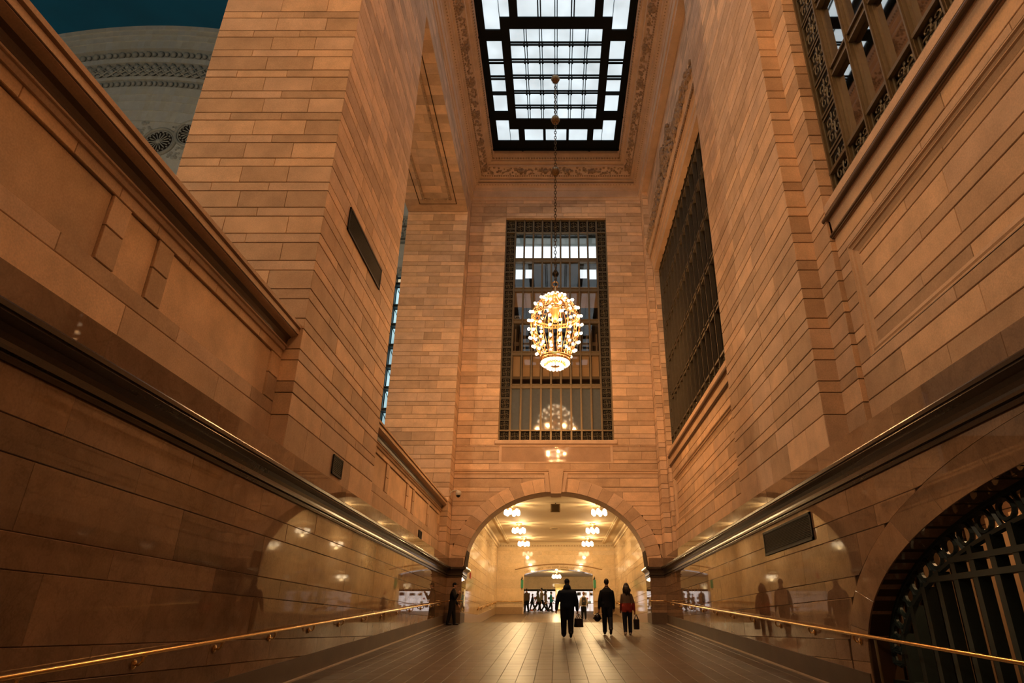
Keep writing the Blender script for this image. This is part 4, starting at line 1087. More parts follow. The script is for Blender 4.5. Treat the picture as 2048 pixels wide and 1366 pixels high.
for k, (x, y, lb) in enumerate(((-.05, 38.6, 'round ceiling vent just behind the speaker box'), (-.1, 45.6, 'faint round ceiling vent in the middle of the passage ceiling'))):
    o = empty('ceiling_vent', (x, y, RZ), lb, 'vent'); obj('vent_ring', MB().lathe([(.34, 0), (.36, -.03), (.26, -.05), (.24, -.02)], 20), MPLAS, o); obj('vent_core', MB().lathe([(.22, -.01), (.2, -.05), (.05, -.06)], 20), plain('vent_core', (.2, .15, .09), .7), o)
o = empty('smoke_detector', (2.55, 39.3, RZ), 'small white smoke detector on the passage ceiling', 'smoke detector'); obj('detector_body', MB().lathe([(.05, -.12), (.13, -.1), (.15, -.05), (.15, 0)], 14), plain('white_plastic', (.8, .75, .65), .5), o)

# cross passage with shop fronts
m = MB().box(-14, 14, 66.1, 66.4, 1.3, 5).box(-14, OX0 - .05, 54.9, 55.1, 1, 5).box(OX1 + .05, 14, 54.9, 55.1, 1, 5)
wp = struct('wall_passage', m, MROOM, 'cream wall above the bright shop fronts of the cross passage')
struct('ceiling_passage', MB().box(-14, 14, 54.9, 66.4, 4.7, 4.9), MPLAS, 'low plaster ceiling of the cross passage')
obj('shop_fascia', MB().box(-14, 14, 66.0, 66.12, 3.40, 3.56), MBLACK, wp)
for i in range(10):
    x0 = -7.6 + i * 1.55
    obj('shop_window', MB().box(x0, x0 + 1.48, 66.02, 66.08, 1.5, 3.38), MSHOP, wp)
r = random.Random(8)
goods = [plain('goods_%d' % i, c, .6) for i, c in enumerate(((.45, .12, .06), (.75, .7, .6), (.25, .4, .45), (.6, .35, .15), (.12, .1, .1), (.7, .2, .25)))]
for i in range(90):
    x = r.uniform(-5.5, 6); zz_ = r.choice((1.6, 1.95, 2.3, 2.65, 3.0)); hh = r.uniform(.1, .28); ww = r.uniform(.1, .35)
    obj('shop_goods', MB().box(x, x + ww, 65.85, 65.95, zz_, zz_ + hh), goods[i % 6], wp)
obj('shop_shelf', MB().box(-7.5, 7.5, 65.82, 65.98, 1.56, 1.6).box(-7.5, 7.5, 65.82, 65.98, 2.26, 2.3), plain('shelf', (.5, .3, .2), .6), wp)
for x, y in ((.05, 60.2), (-6, 60.2), (6, 60.2)):
    ceiling_light(x, y, 4.7, 0, {.05: 'cluster lamp glowing under the lettered segmental arch', -6: 'cluster lamp in the cross passage hidden to the left of the opening', 6: 'cluster lamp in the cross passage hidden to the right of the opening'}[x], .9, P_ROOM * .9)
o = empty('newsstand_column', (.5, 65.4, fz(65)), 'gilt bronze kiosk column between the shop windows of the cross passage', 'kiosk')
obj('kiosk_post', MB().box(-.55, .55, -.25, .25, 0, 2.2), plain('kiosk_bronze', (.5, .36, .14), .35, metal=.6), o)
obj('kiosk_panel', MB().box(-.45, -.1, -.28, -.24, .3, 2.0), plain('kiosk_lit', (.9, .7, .4), .5, emit=(1, .75, .4), estr=1.2), o)
obj('kiosk_cornice', MB().box(-.65, .65, -.33, .33, 2.2, 2.5), plain('kiosk_cap', (.4, .3, .12), .4, metal=.5), o)
for x, nm in ((-2.66, 'left'), (3.03, 'right')):
    o = empty('hanging_banner', (x, RY1 - .035, 3.75), 'small green banner hanging at the %s edge of the lettered opening' % nm, 'banner')
    obj('banner_cloth', MB().box(-.1, .1, -.03, .03, -.75, -.15), plain('green_cloth', (.03, .22, .12), .6), o)
    obj('banner_finial', MB().tube([(0, 0, -.9), (0, 0, .1)], .025, 6).ball((0, 0, -.02), .06, 6, 4).ball((-.06, 0, -.1), .05, 6, 4), MIRON, o)
o = obj('exit_sign', MB().box(-RX + .005, -RX + .05, 37.0, 37.25, 2.55, 2.85), plain('red_sign', (.45, .06, .03), .5), None, label='small red sign on the left wall beyond the arch', cat='sign')

# ================================================================== ARCHED IRON GATE, RIGHT
gx = 5.14
gate = empty('iron_gate', (gx, GY, 0), 'dark iron arched gate with pierced circles in the right wall', 'gate')
def gpt(a, b_, t): return (gx, GY + a * math.cos(t), GZ + b_ * math.sin(t))
def inv(o): o.matrix_parent_inverse = Matrix.Translation((-gx, -GY, 0)); return o
for a_, b_, w_ in ((GA - .02, GB - .02, .05), (GA - .40, GB - .36, .045)):
    inv(obj('arch_rail', MB().tube([gpt(a_, b_, PI * k / 48) for k in range(49)], w_, 6), MGATE, gate))
NC = 34
for k in range(NC):   # circles between the two rails
    t = PI * (k + .5) / NC; c = Vector(gpt(GA - .21, GB - .19, t))
    if c.y < 3: continue
    m = MB(); m.tube([c + Vector((0, .14 * math.cos(q * PI / 6), .12 * math.sin(q * PI / 6))) for q in range(12)], .035, 5, closed=True)
    t2 = PI * k / NC; m.tube([gpt(GA - .03, GB - .03, t2), gpt(GA - .4, GB - .36, t2)], .035, 5)
    inv(obj('pierced_circle', m, MGATE, gate))
def gz2(y):
    q = 1 - ((y - GY) / (GA - .4)) ** 2
    return GZ + (GB - .36) * math.sqrt(q) if q > 0 else GZ
ybars = [GY + GA - .55 - .42 * i for i in range(20)]
for y in ybars:
    if y < 3: continue
    m = MB(); m.box(gx - .06, gx + .10, y - .05, y + .05, -1.15 + .0, gz2(y)); inv(obj('upright', m, MGATE, gate))
for z in (.62, .82):
    h = [y for y in (GY + (GA - .4) * math.sqrt(max(0, 1 - ((z - GZ) / (GB - .36)) ** 2)),)]
    m = MB().box(gx - .07, gx + .08, 2 * GY - h[0], h[0], z - .035, z + .035); inv(obj('cross_rail', m, MGATE, gate))
for z in (-.72, -1.12):
    m = MB().box(gx - .07, gx + .08, GY - GA, GY + GA, z - .04, z + .04); inv(obj('cross_rail', m, MGATE, gate))
for i in range(18):
    y = GY + GA - .25 - .42 * i
    if y < 4: continue
    inv(obj('pierced_circle', MB().tube([(gx, y + .14 * math.cos(q * PI / 6), -.92 + .14 * math.sin(q * PI / 6)) for q in range(12)], .035, 5, closed=True), MGATE, gate))
m = MB().box(7.44, 7.6, -2, 17, -2, 2.2).box(5.3, 7.6, -2, 17, 2.0, 2.2).box(5.3, 7.6, 17, 17.2, -2, 2.2).box(5.3, 7.6, -2, 17, -2, -1.7)
gw = struct('wall_gate_passage', m, MORT, 'dim brick passage wall behind the iron gate')
ps = rects(facing_x(7.4, -1), 4, 17, -1.7, 2.0, mean=.45, cs=[(-1.7 + .16 * i, -1.54 + .16 * i) for i in range(23)], seed=70, g=.008)
m = MB()
for q in ps: m.add(q.v, q.f)
obj('brick_remainder', m, stone_mat('passage_brick', tones((0.16, 0.085, 0.045), .35), rough=.5), gw, kind='stuff')
for i in range(19):
    y = 5.2 + i * .62; obj('lit_wall_strip', MB().box(7.15, 7.3, y, y + .26, -1.7, 1.7), plain('lit_wall_tan', (.42, .27, .15), .6, noise=.1), gw)  # tan strips stand for lit stretches of wall, light put into colour
lamp('gate_lamp', (6.0, 9.5, 1.75), 110.0, (1, .55, .25), .15)

# ================================================================== HANDRAILS
def rz_(y): return -.76 + .0634 * y
def rail(name, label, sg, y0, y1, first, pitch, gap=None):
    o = empty(name, (sg * 4.68, y0, rz_(y0)), label, 'handrail')
    P = Matrix.Translation((-sg * 4.68, -y0, -rz_(y0)))
    pts = [(sg * 4.67, y0 + (y1 - y0) * i / 20, rz_(y0 + (y1 - y0) * i / 20)) for i in range(21)]
    pts += [(sg * 4.64, y1 + .06, rz_(y1) + .01), (sg * 4.55, y1 + .08, rz_(y1) + .01), (sg * 4.02, y1 + .08, rz_(y1) + .01)]
    q = obj('rail', MB().tube(pts, .027, 10), MBRASS, o, smooth=True); q.matrix_parent_inverse = P
    y = first
    while y < y1:
        m = MB().tube([(sg * 4.78, y, rz_(y) - .11), (sg * 4.70, y, rz_(y) - .115), (sg * 4.672, y, rz_(y) - .08), (sg * 4.67, y, rz_(y) - .015)], .016, 6).ball((sg * 4.765, y, rz_(y) - .11), (.02, .055, .055), 10, 6).box(sg * 4.66, sg * 4.68, y - .05, y + .05, rz_(y) - .035, rz_(y) - .015)
        if not gap or not (gap[0] < y < gap[1]): q = obj('bracket', m, MBRASS, o, smooth=False); q.matrix_parent_inverse = P
        y += pitch
    return o
rail('handrail', 'polished brass handrail along the left marble wall', -1, 4.0, 29.8, 8.13 - 1.83 * 2, 1.83)
rail('handrail', 'polished brass handrail along the right marble wall past the gate', 1, 4.0, 29.8, 11.13, 1.92, gap=(0, 10.9))
# upright stands carrying the right rail past the gate
for y in (10.4, 7.2):
    o = empty('rail_post', (4.67, y, fz(y)), 'slim post under the right handrail %s' % ('at the foot of the gate arch' if y > 9 else 'in front of the middle of the gate'), 'post')
    obj('post_shaft', MB().tube([(0, 0, 0), (0, 0, rz_(y) - fz(y) - .032)], .02, 8), MBRONZE, o); obj('post_foot', MB().lathe([(.06, 0), (.06, .02), (.03, .04)], 10), MBRONZE, o)
def short_rail(label, pts, brk):
    o = empty('handrail', pts[0], label, 'handrail'); P = Matrix.Translation((-pts[0][0], -pts[0][1], -pts[0][2]))
    q = obj('rail', MB().tube(pts, .03, 8), MBRASS, o, smooth=True); q.matrix_parent_inverse = P
    for b_ in brk:
        q = obj('bracket', MB().tube(b_, .02, 6).ball(b_[0], .06, 8, 5), MBRASS, o); q.matrix_parent_inverse = P
for sg, nm in ((-1, 'left'), (1, 'right')):
    xr = sg * (RX - .1); f = lambda y: fz(y) + .92
    pts = [(xr, y, f(y)) for y in (41.0, 41.4, 45, 49, 53.6)] + [((xr - sg * .02), 53.88, f(53.7)), (sg * 3.9, 53.9, f(53.7)), ((OX0 if sg < 0 else OX1) + sg * .06, 53.9, f(53.7))]
    short_rail('brass handrail sloping up the %s wall of the room beyond the arch' % nm, pts, [[(sg * RX, y, f(y) - .12), (xr, y, f(y) - .12), (xr, y, f(y))] for y in (41.2, 43, 45, 47, 49, 51, 53)])

# ================================================================== VENTS, CAMERA
def vent(label, sg, X, y0, y1, z0, z1, n):
    o = empty('wall_vent', (X, (y0 + y1) / 2, z0), label, 'vent'); P = Matrix.Translation((-X, -(y0 + y1) / 2, -z0))
    def ad(nm, m, mt): q = obj(nm, m, mt, o); q.matrix_parent_inverse = P
    d = -sg * .03; t = .045 if y1 - y0 > 1 else .03
    m = MB().box(X, X + d, y0, y1, z0, z0 + t).box(X, X + d, y0, y1, z1 - t, z1).box(X, X + d, y0, y0 + t, z0, z1).box(X, X + d, y1 - t, y1, z0, z1)
    ad('vent_frame', m, MVENT); ad('vent_core', MB().box(X, X + d * .15, y0, y1, z0, z1), MBLACK)
    for i in range(n):
        z = z0 + t + (z1 - z0 - 2 * t) * (i + .5) / n; h = (z1 - z0 - 2 * t) / n * .36
        ad('louver', MB().hexa([(X + d * .2, y0 + t, z + h), (X + d * .8, y0 + t, z - h), (X + d * .8, y1 - t, z - h), (X + d * .2, y1 - t, z + h), (X + d * .3, y0 + t, z + h + .008), (X + d * .9, y0 + t, z - h + .008), (X + d * .9, y1 - t, z - h + .008), (X + d * .3, y1 - t, z + h + .008)]), MVENT)
vent('long dark louvred vent on the polished right wall', 1, 4.776, 12.36, 15.33, 1.53, 2.03, 14)
vent('long black grille high on the side of the tall left pier', -1, -4.795, 12.44, 15.35, 8.39, 9.0, 12)
vent('small louvred vent low on the side of the tall left pier', -1, -4.795, 13.67, 14.32, 3.05, 3.46, 10)
vent('tiny louvred vent on the far left parapet near the arch', -1, XPAR + .012, 24.7, 25.3, 3.0, 3.4, 8)
o = empty('security_camera', (-4.78, 29.5, 5.55), 'small dome security camera on an arm beside the arch', 'security camera')
WH = plain('camera_white', (.55, .5, .42), .5)
obj('camera_arm', MB().tube([(-.02, 0, .12), (.1, -.02, .22), (.3, -.02, .24)], .03, 8).box(-.04, 0, -.08, .08, 0, .25), WH, o)
obj('camera_housing', MB().lathe([(.09, 0), (.13, .06), (.13, .16), (.08, .22)], 14, (.36, -.02, 0)), WH, o, smooth=True)
obj('camera_dome', MB().ball((.36, -.02, .01), (.1, .1, .1), 12, 8), plain('dome_glass', (.02, .02, .02), .1), o, smooth=True)

# ================================================================== CHANDELIERS
def bulb_mesh():
    me = MB().ball((0, 0, 0), .058, 8, 6).mesh('bulb'); me.materials.append(MBULB); me.polygons.foreach_set('use_smooth', [True] * len(me.polygons)); return me
BULB = bulb_mesh()
CH2 = plain('dark_gilt', (.30, .17, .07), .35, metal=.9, noise=.3, nscale=25)
def cprof(t):   # rib radius and height for t 0 (top) .. 1 (bottom ring)
    z = 12.55 - t * 2.85
    pts = [(0, .30), (.06, .48), (.15, .72), (.27, .90), (.4, .985), (.52, .99), (.64, .94), (.76, .83), (.88, .68), (1.0, .53)]
    for (a, ra), (b_, rb) in zip(pts[:-1], pts[1:]):
        if a <= t <= b_: return ra + (rb - ra) * (t - a) / (b_ - a), z
    return .53, z
def chandelier(cx, cy, label, power, full=True, dz=0.0, color=WARM, rad=.9, multi=False):
    o = empty('chandelier', (cx, cy, dz), label, 'chandelier')
    NRIB = 16
    ribs = []; bulbs = []
    for k in range(NRIB):
        a = 2 * PI * (k + .5) / NRIB; u = Vector((math.cos(a), math.sin(a), 0)); tv = Vector((-math.sin(a), math.cos(a), 0)); m = MB()
        for s in (-.035, .035):
            m.tube([u * cprof(i / 16)[0] + tv * s * (1 + 1.2 * (i > 1)) + Vector((0, 0, cprof(i / 16)[1])) for i in range(17)], .014, 5)
        for i in range(1, 16):
            r_, z = cprof(i / 16); m.ball(u * r_ + Vector((0, 0, z)), (.035, .035, .04), 5, 4)
        ribs.append(m)
        for t in ((.10, .235, .37, .505, .64, .775, .90) if k % 2 else (.16, .30, .44, .57, .71, .84)):
            r_, z = cprof(t); bulbs.append(u * (r_ + .10) + Vector((0, 0, z)))
    ringm = MB()
    for rr, z, n_, rad in ((.31, 12.5, 24, .05), (.93, 11.62, 48, .05), (.95, 11.5, 48, .03), (.55, 9.74, 32, .06), (.50, 9.62, 32, .05)):
        ringm.tube([(rr * math.cos(2 * PI * i / n_), rr * math.sin(2 * PI * i / n_), z) for i in range(n_)], rad, 6, closed=True)
    for i in range(48): ringm.ball((.95 * math.cos(2 * PI * i / 48), .95 * math.sin(2 * PI * i / 48), 11.56), (.04, .04, .08), 5, 4)
    crown = MB().lathe([(.05, 12.95), (.09, 12.9), (.07, 12.82), (.12, 12.78), (.12, 12.7), (.2, 12.66), (.3, 12.6), (.36, 12.52), (.34, 12.46), (.2, 12.4), (.05, 12.38)][::-1], 24)
    bowl = MB().lathe([(.05, 9.36), (.16, 9.38), (.3, 9.42), (.42, 9.5), (.5, 9.6), (.5, 9.66), (.4, 9.62), (.25, 9.52), (.05, 9.46)], 24)
    for i in range(24): bowl.ball((.42 * math.cos(2 * PI * i / 24), .42 * math.sin(2 * PI * i / 24), 9.48), (.05, .05, .04), 5, 4)
    core = MB().lathe([(.04, 11.3), (.12, 11.4), (.16, 11.6), (.3, 11.9), (.36, 12.2), (.3, 12.45)], 16)
    for i in range(26): bulbs.append(Vector((.52 * math.cos(2 * PI * i / 26), .52 * math.sin(2 * PI * i / 26), 9.53)))
    for i in range(14): bulbs.append(Vector((.31 * math.cos(2 * PI * i / 14), .31 * math.sin(2 * PI * i / 14), 9.37)))
    for i in range(14): bulbs.append(Vector((.42 * math.cos(2 * PI * i / 14), .42 * math.sin(2 * PI * i / 14), 12.44)))
    for i in range(10): bulbs.append(Vector((.36 * math.cos(2 * PI * i / 10), .36 * math.sin(2 * PI * i / 10), 11.95)))
    obj('crown', crown, MGOLD, o, smooth=True); obj('bowl', bowl, MGOLD, o, smooth=True); obj('inner_core', core, MGOLD, o, smooth=True); obj('ring_bands', ringm, MGOLD, o, smooth=True, kind='stuff')
    obj('hanging_ring', MB().tube([(.12 * math.cos(i * PI / 8), 0, 13.06 + .12 * math.sin(i * PI / 8)) for i in range(16)], .03, 6, closed=True), MGOLD, o, smooth=True)
    if full:
        for m in ribs: obj('rib', m, MGOLD, o, norm=False)
        for b_ in bulbs: put('bulb', BULB, None, o, loc=tuple(b_))
    else:
        m = MB()
        for q in ribs: m.add(q.v, q.f)
        obj('rib', m, MGOLD, o, norm=False, kind='stuff'); m = MB()
        for b_ in bulbs: m.ball(b_, .058, 6, 4)
        obj('bulb', m, MBULB, o, kind='stuff')
    m = MB(); z = 13.2; i = 0; CH = plain('chain_bronze', (.14, .10, .05), .4, metal=.7) if full else MBRONZE
    while z < 24.4:
        ax = (1, 0) if i % 2 else (0, 1)
        m.tube([(ax[0] * .05 * math.cos(q * PI / 4), ax[1] * .05 * math.cos(q * PI / 4), z + .10 * math.sin(q * PI / 4)) for q in range(8)], .017, 4, closed=True); z += .155; i += 1
    obj('chain', m, CH, o, norm=False, kind='stuff')
    for z in (24.42, 21.86, 18.86):
        m = MB().ball((0, 0, z), (.19, .19, .21), 12, 8).lathe([(.08, -.02), (.12, 0), (.08, .02)], 12, (0, 0, z + .2)).lathe([(.08, -.02), (.12, 0), (.08, .02)], 12, (0, 0, z - .2))
        for q in range(8): m.tube([(.2 * math.cos(q * PI / 4) * math.cos(t), .2 * math.sin(q * PI / 4) * math.cos(t), z + .22 * math.sin(t)) for t in (-1.2, -.6, 0, .6, 1.2)], .02, 4)
        obj('chain_ball', m, CH2, o, smooth=True)
    if full or multi:
        for k in range(7): lamp('chandelier_glow', (1.12 * math.cos(2 * PI * k / 7 + .2), 1.12 * math.sin(2 * PI * k / 7 + .2), 11.0), power * .09, color, .07, o)
        for k in range(5): lamp('chandelier_glow', (.53 * math.cos(2 * PI * k / 5), .53 * math.sin(2 * PI * k / 5), 9.45), power * .074, color, .07, o)
    else: lamp('chandelier_glow', (0, 0, 10.9), power, color, .5, o)
    return o
chandelier(-.03, 23.4, 'large gilt chandelier of glowing bulbs hanging from the skylight', P_CHAND)
chandelier(0, 4.6, 'matching chandelier overhead behind the viewer, out of the picture', P_CHAND2, full=False, dz=4.0, color=(1.0, 0.47, 0.165), multi=True)
chandelier(-24, 3, 'chandelier of the neighbouring hall, out of the picture behind the left parapet', P_HALL, full=False, dz=6.0, color=HALLC)
lamp('corridor_fill', (6.0, 2.0, 12.5), 1500.0, (1, .42, .16), .3)  # added unseen light, without a fitting, to warm the near right panes

# ================================================================== PEOPLE
SKIN = plain('skin', (0.42, 0.24, 0.15), 0.55, noise=.08, nscale=30)
HAIRM = plain('dark_hair', (0.012, 0.009, 0.008), 0.5)
def cloth(name, c, rough=.85): return plain(name, c, rough, noise=.2, nscale=25, bump=.25, spec=.2)
def person(label, loc, heading, h=1.75, bulk=1.0, hipw=1.0, legs=((.22, .1), (-.2, .35)), arms=((.05, .16, .2), (-.1, .16, .3)), mats=None, vox=.012, lean=0.0, hair='short', coat=.49, head_turn=0.0, grip=(0, 0), hood=False, extra=None, sleeve=.93, group=None, skirt=False):
    """mats: top, pants, shoe, hair, accent. legs: (hip swing forward, knee bend); arms: (swing forward, out, elbow bend). Local +y is where the person faces."""
    V = Vector; top, pants, shoe, hairm, acc = mats
    prims = []   # (MB, tag)
    def limb(pts, rs, tag, sq=1.0, n=10):
        m = MB(); m.tube(pts, list(rs), n, squash=sq); m.ball(pts[0], rs[0], n, 6); m.ball(pts[-1], rs[-1], n, 6); prims.append((m, tag))
    def loft(secs, tag, n=18):
        m = MB(); vs = []; fs = []
        for (cx, cy, cz), rx, ry in secs:
            for j in range(n):
                a = 2 * PI * j / n; vs.append((cx + rx * math.cos(a), cy + ry * math.sin(a), cz))
        for i in range(len(secs) - 1):
            for j in range(n): fs.append((i * n + j, i * n + (j + 1) % n, (i + 1) * n + (j + 1) % n, (i + 1) * n + j))
        fs += [tuple(range(n))[::-1], tuple(range((len(secs) - 1) * n, len(secs) * n))]
        m.add(vs, fs); prims.append((m, tag))
    b = bulk; feet = []; wrists = []
    hz = .515
    for i, sg in enumerate((-1, 1)):
        a, kb = legs[i]; hp = V((sg * .052 * hipw * (.6 + .4 * b), 0, hz)); th, sh = .235, .235
        kn = hp + V((sg * .008, math.sin(a), -math.cos(a))) * th
        a2 = a - kb; an = kn + V((0, math.sin(a2), -math.cos(a2))) * sh
        rt = .056 * (.5 + .5 * b)
        limb([hp + V((0, 0, .02)), hp.lerp(kn, .5), kn], [rt * 1.15, rt * 1.05, rt * .88], 2)
        limb([kn, kn.lerp(an, .35), an], [rt * .88, rt * .84, rt * .70], 2)
        limb([an + V((0, 0, .01)), an.lerp(kn, .12)], [rt * .74, rt * .74], 2)     # trouser hem
        ft = min(0, a2) * 1.1 if kb > .25 else 0.0
        d = V((0, math.cos(ft), math.sin(ft))); up = V((0, -math.sin(ft), math.cos(ft)))
        base = an - up * .028
        limb([base - d * .02, base + d * .035, base + d * .085 - up * .004, base + d * .10 - up * .006], [.027, .029, .026, .018], 3, 1.0, 8)
        limb([an, base], [.028, .028], 3)
        feet.append(min((base - d * .035 - up * .024).z, (base + d * .11 - up * .02).z))
    # torso
    bl = lean
    def T(z, x=0): return (x, bl * (z - hz), z)
    loft([(T(.47), .083 * hipw * b ** .6, .060 * b), (T(.51), .092 * hipw * b ** .6, .068 * b), (T(.56), .090 * hipw * b ** .6, .066 * b)], 2)
    loft([(T(coat - .01), .094 * hipw * b ** .7, .068 * b), (T(coat + .012), .102 * hipw * b ** .7, .074 * b), (T(.56), .098 * hipw * b ** .7, .072 * b), (T(.62), .096 * b, .072 * b), (T(.70), .108 * b, .076 * b), (T(.745), .112 * b ** .9, .072 * b), (T(.778), .100 * b ** .85, .062 * b), (T(.803), .078 * b ** .75, .054), (T(.825), .056 * b ** .6, .046), (T(.85), .038, .038)], 1)
    if skirt: loft([(T(.40), .125 * hipw, .09), (T(.50), .098 * hipw, .07)], 1)
    limb([T(.83), T(.875)], [.034 * b ** .4, .031 * b ** .4], 0)
    hc = V(T(.93)) + V((0, .012, 0)); ht = head_turn; fw = V((math.sin(ht), math.cos(ht), 0)); rt_ = V((math.cos(ht), -math.sin(ht), 0))
    m = MB(); m.ball(hc, (.043, .052, .062), 14, 10); prims.append((m, 0))
    limb([hc + fw * .012 - V((0, 0, .038)), hc + fw * .035 - V((0, 0, .046))], [.030, .019], 0)      # jaw
    limb([hc + fw * .052 + V((0, 0, .004)), hc + fw * .061 - V((0, 0, .014))], [.006, .009], 0, 1, 6)   # nose
    limb([hc + fw * .046 + rt_ * .022 + V((0, 0, .014)), hc + fw * .046 - rt_ * .022 + V((0, 0, .014))], [.007, .007], 0, 1, 6)   # brow
    limb([hc + fw * .047 + rt_ * .012 - V((0, 0, .030)), hc + fw * .047 - rt_ * .012 - V((0, 0, .030))], [.006, .006], 0, 1, 6)   # lips
    for sg in (-1, 1): m = MB(); m.ball(hc + rt_ * sg * .044 - V((0, 0, .004)), (.008, .012, .018), 8, 6); prims.append((m, 0))
    # arms and hands
    for i, sg in enumerate((-1, 1)):
        fwd, out, eb = arms[i]; sp = V(T(.752, sg * (.094 * b ** .9 + .004))); ru = .034 * (.5 + .5 * b)
        du = V((sg * math.sin(out), math.sin(fwd) * math.cos(out), -math.cos(fwd) * math.cos(out))); el = sp + du * .170
        f2 = fwd + eb; o2 = out * .35; df = V((sg * math.sin(o2), math.sin(f2) * math.cos(o2), -math.cos(f2) * math.cos(o2))); wr_ = el + df * .140
        limb([sp, sp.lerp(el, .5), el], [ru * 1.05, ru * 1.12, ru * 1.0], 1)
        cu = el.lerp(wr_, sleeve); limb([el, cu], [ru * .98, ru * .78], 1)
        if sleeve < .9: limb([cu, wr_], [.021, .017], 0)
        side = df.cross(V((0, 0, 1)) if abs(df.z) < .9 else V((0, 1, 0))).normalized(); fr_ = side.cross(df).normalized()
        if fr_.y < 0: fr_ = -fr_
        side = df.cross(fr_)
        pal = wr_ + df * .03; limb([wr_, pal, wr_ + df * .05], [.016, .020, .020], 0)
        cl = .9 if grip[i] else .35
        for k in range(4):
            o_ = wr_ + df * .052 + fr_ * (.015 - .010 * k); L = (.030, .034, .032, .025)[k]
            inn = -V((sg, 0, 0)); q1 = o_ + (df * math.cos(cl * .6) + inn * math.sin(cl * .6)) * L * .6; q2 = q1 + (df * math.cos(cl * 1.7) + inn * math.sin(cl * 1.7)) * L * .6
            limb([o_, q1, q2], [.0066, .006, .005], 0, 1, 6)
        o_ = wr_ + df * .022 + fr_ * .018; limb([o_, o_ + (fr_ * .7 + df * .7) * .022, o_ + (fr_ * .35 + df * .95) * .042], [.0075, .0068, .0055], 0, 1, 6)
        wrists.append(wr_ + df * .075)
    if hood: loft([(T(.80), .06, .05), (V(T(.835)) - V((0, .02, 0)), .075, .055), (V(T(.87)) - V((0, .022, 0)), .062, .045), (V(T(.89)) - V((0, .015, 0)), .042, .035)], 1)
    if extra: extra(prims, limb, loft, T, V)
    lift = -min(feet)
    allv = MB(); kv = []
    for m, tag in prims:
        allv.add(m.v, m.f); kv += [(v, tag) for v in m.v]
    kd = kdtree.KDTree(len(kv))
    for i, (v, t) in enumerate(kv): kd.insert(Vector((v[0] * h, v[1] * h, (v[2] + lift) * h)), i)
    kd.balance()
    allv.v = [(v[0] * h, v[1] * h, (v[2] + lift) * h) for v in allv.v]
    me0 = allv.mesh('person'); fix_normals(me0); t = bpy.data.objects.new('person_tmp', me0); C.objects.link(t)
    rm = t.modifiers.new('r', 'REMESH'); rm.mode = 'VOXEL'; rm.voxel_size = vox; rm.adaptivity = 0
    sm = t.modifiers.new('s', 'SMOOTH'); sm.factor = .5; sm.iterations = 2
    bpy.context.view_layer.update()
    me = bpy.data.meshes.new_from_object(t.evaluated_get(bpy.context.evaluated_depsgraph_get()))
    bpy.data.objects.remove(t); bpy.data.meshes.remove(me0); me.name = 'person'
    for mm in (SKIN, top, pants, shoe, hairm, acc): me.materials.append(mm)
    idx = []
    for p in me.polygons:
        _, i, _ = kd.find(p.center); tg = kv[i][1]
        if tg == 2 and p.center.z > h * (coat - .004 + lift): tg = 1
        if tg == 1 and acc is not top and p.center.z < h * (coat + .135 + lift): tg = 5 if p.center.z < h * (.60 + lift) else tg
        idx.append(tg)
    me.polygons.foreach_set('material_index', idx); me.polygons.foreach_set('use_smooth', [True] * len(idx))
    o = put('person', me, None, None, label, 'person', group, loc=loc, rot=(0, 0, heading))
    # hair or cap as children
    hcw = Vector((hc.x, hc.y, hc.z + lift)) * h
    def child(nm, m, mt): q = obj(nm, m, mt, o, norm=False, smooth=True); return q
    if hair == 'short':
        m = MB(); m.ball(hcw + Vector((0, -.012 * h, .012 * h)), (.049 * h, .053 * h, .058 * h), 14, 10); m.ball(hcw + Vector((0, -.03 * h, -.015 * h)), (.038 * h, .026 * h, .035 * h), 10, 8); child('hair', m, hairm)
    elif hair == 'long':
        m = MB(); m.ball(hcw + Vector((0, -.010 * h, .010 * h)), (.052 * h, .057 * h, .062 * h), 14, 10)
        r = random.Random(3)
        for k in range(26):
            a = PI * (1.02 + .96 * k / 25); x, y = .05 * math.cos(a), .045 * math.sin(a); L = r.uniform(.13, .20) * (1.0 if 6 < k < 20 else .75)
            m.tube([hcw + Vector((x * h * .8, y * h * .8 - .01 * h, .02 * h)), hcw + Vector((x * h * 1.08, (y * 1.1 - .012) * h, -.04 * h)), hcw + Vector((x * h * 1.45 + r.uniform(-.012, .012) * h, (y * .9 - .038) * h, -L * .65 * h)), hcw + Vector((x * h * 1.3 + r.uniform(-.015, .015) * h, (y * .5 - .05) * h, -L * h))], [.018 * h, .02 * h, .017 * h, .005 * h], 6)
        child('hair', m, hairm)
    elif hair == 'cap':
        m = MB(); m.ball(hcw + Vector((0, -.006 * h, .018 * h)), (.050 * h, .056 * h, .052 * h), 16, 10)
        f = Vector((math.sin(ht), math.cos(ht), 0)); s_ = Vector((math.cos(ht), -math.sin(ht), 0)); c0 = hcw + Vector((0, 0, .022 * h))
        pts = [c0 + s_ * .042 * h + f * .03 * h, c0 + s_ * .036 * h + f * .085 * h, c0 + f * .10 * h, c0 - s_ * .036 * h + f * .085 * h, c0 - s_ * .042 * h + f * .03 * h]
        m.prism([tuple(p) for p in pts], (0, 0, .006 * h)); child('cap', m, hairm)
        m = MB(); m.ball(hcw + Vector((0, -.02 * h, -.022 * h)), (.042 * h, .036 * h, .032 * h), 12, 8); child('hair', m, HAIRM)
        m = MB(); m.tube([hcw + Vector((.03 * h * math.sin(q) , -.056 * h + .008 * h * abs(q), .002 * h + .006 * h * math.cos(q * 1.2))) for q in (-.9, -.45, 0, .45, .9)], .004 * h, 5)
        child('cap_strap', m, plain('cap_strap', (.25, .24, .22), .7))
    R_ = Matrix.Rotation(heading, 3, 'Z')
    return o, [R_ @ (Vector((v.x, v.y, v.z + lift)) * h) + Vector(loc) for v in wrists]

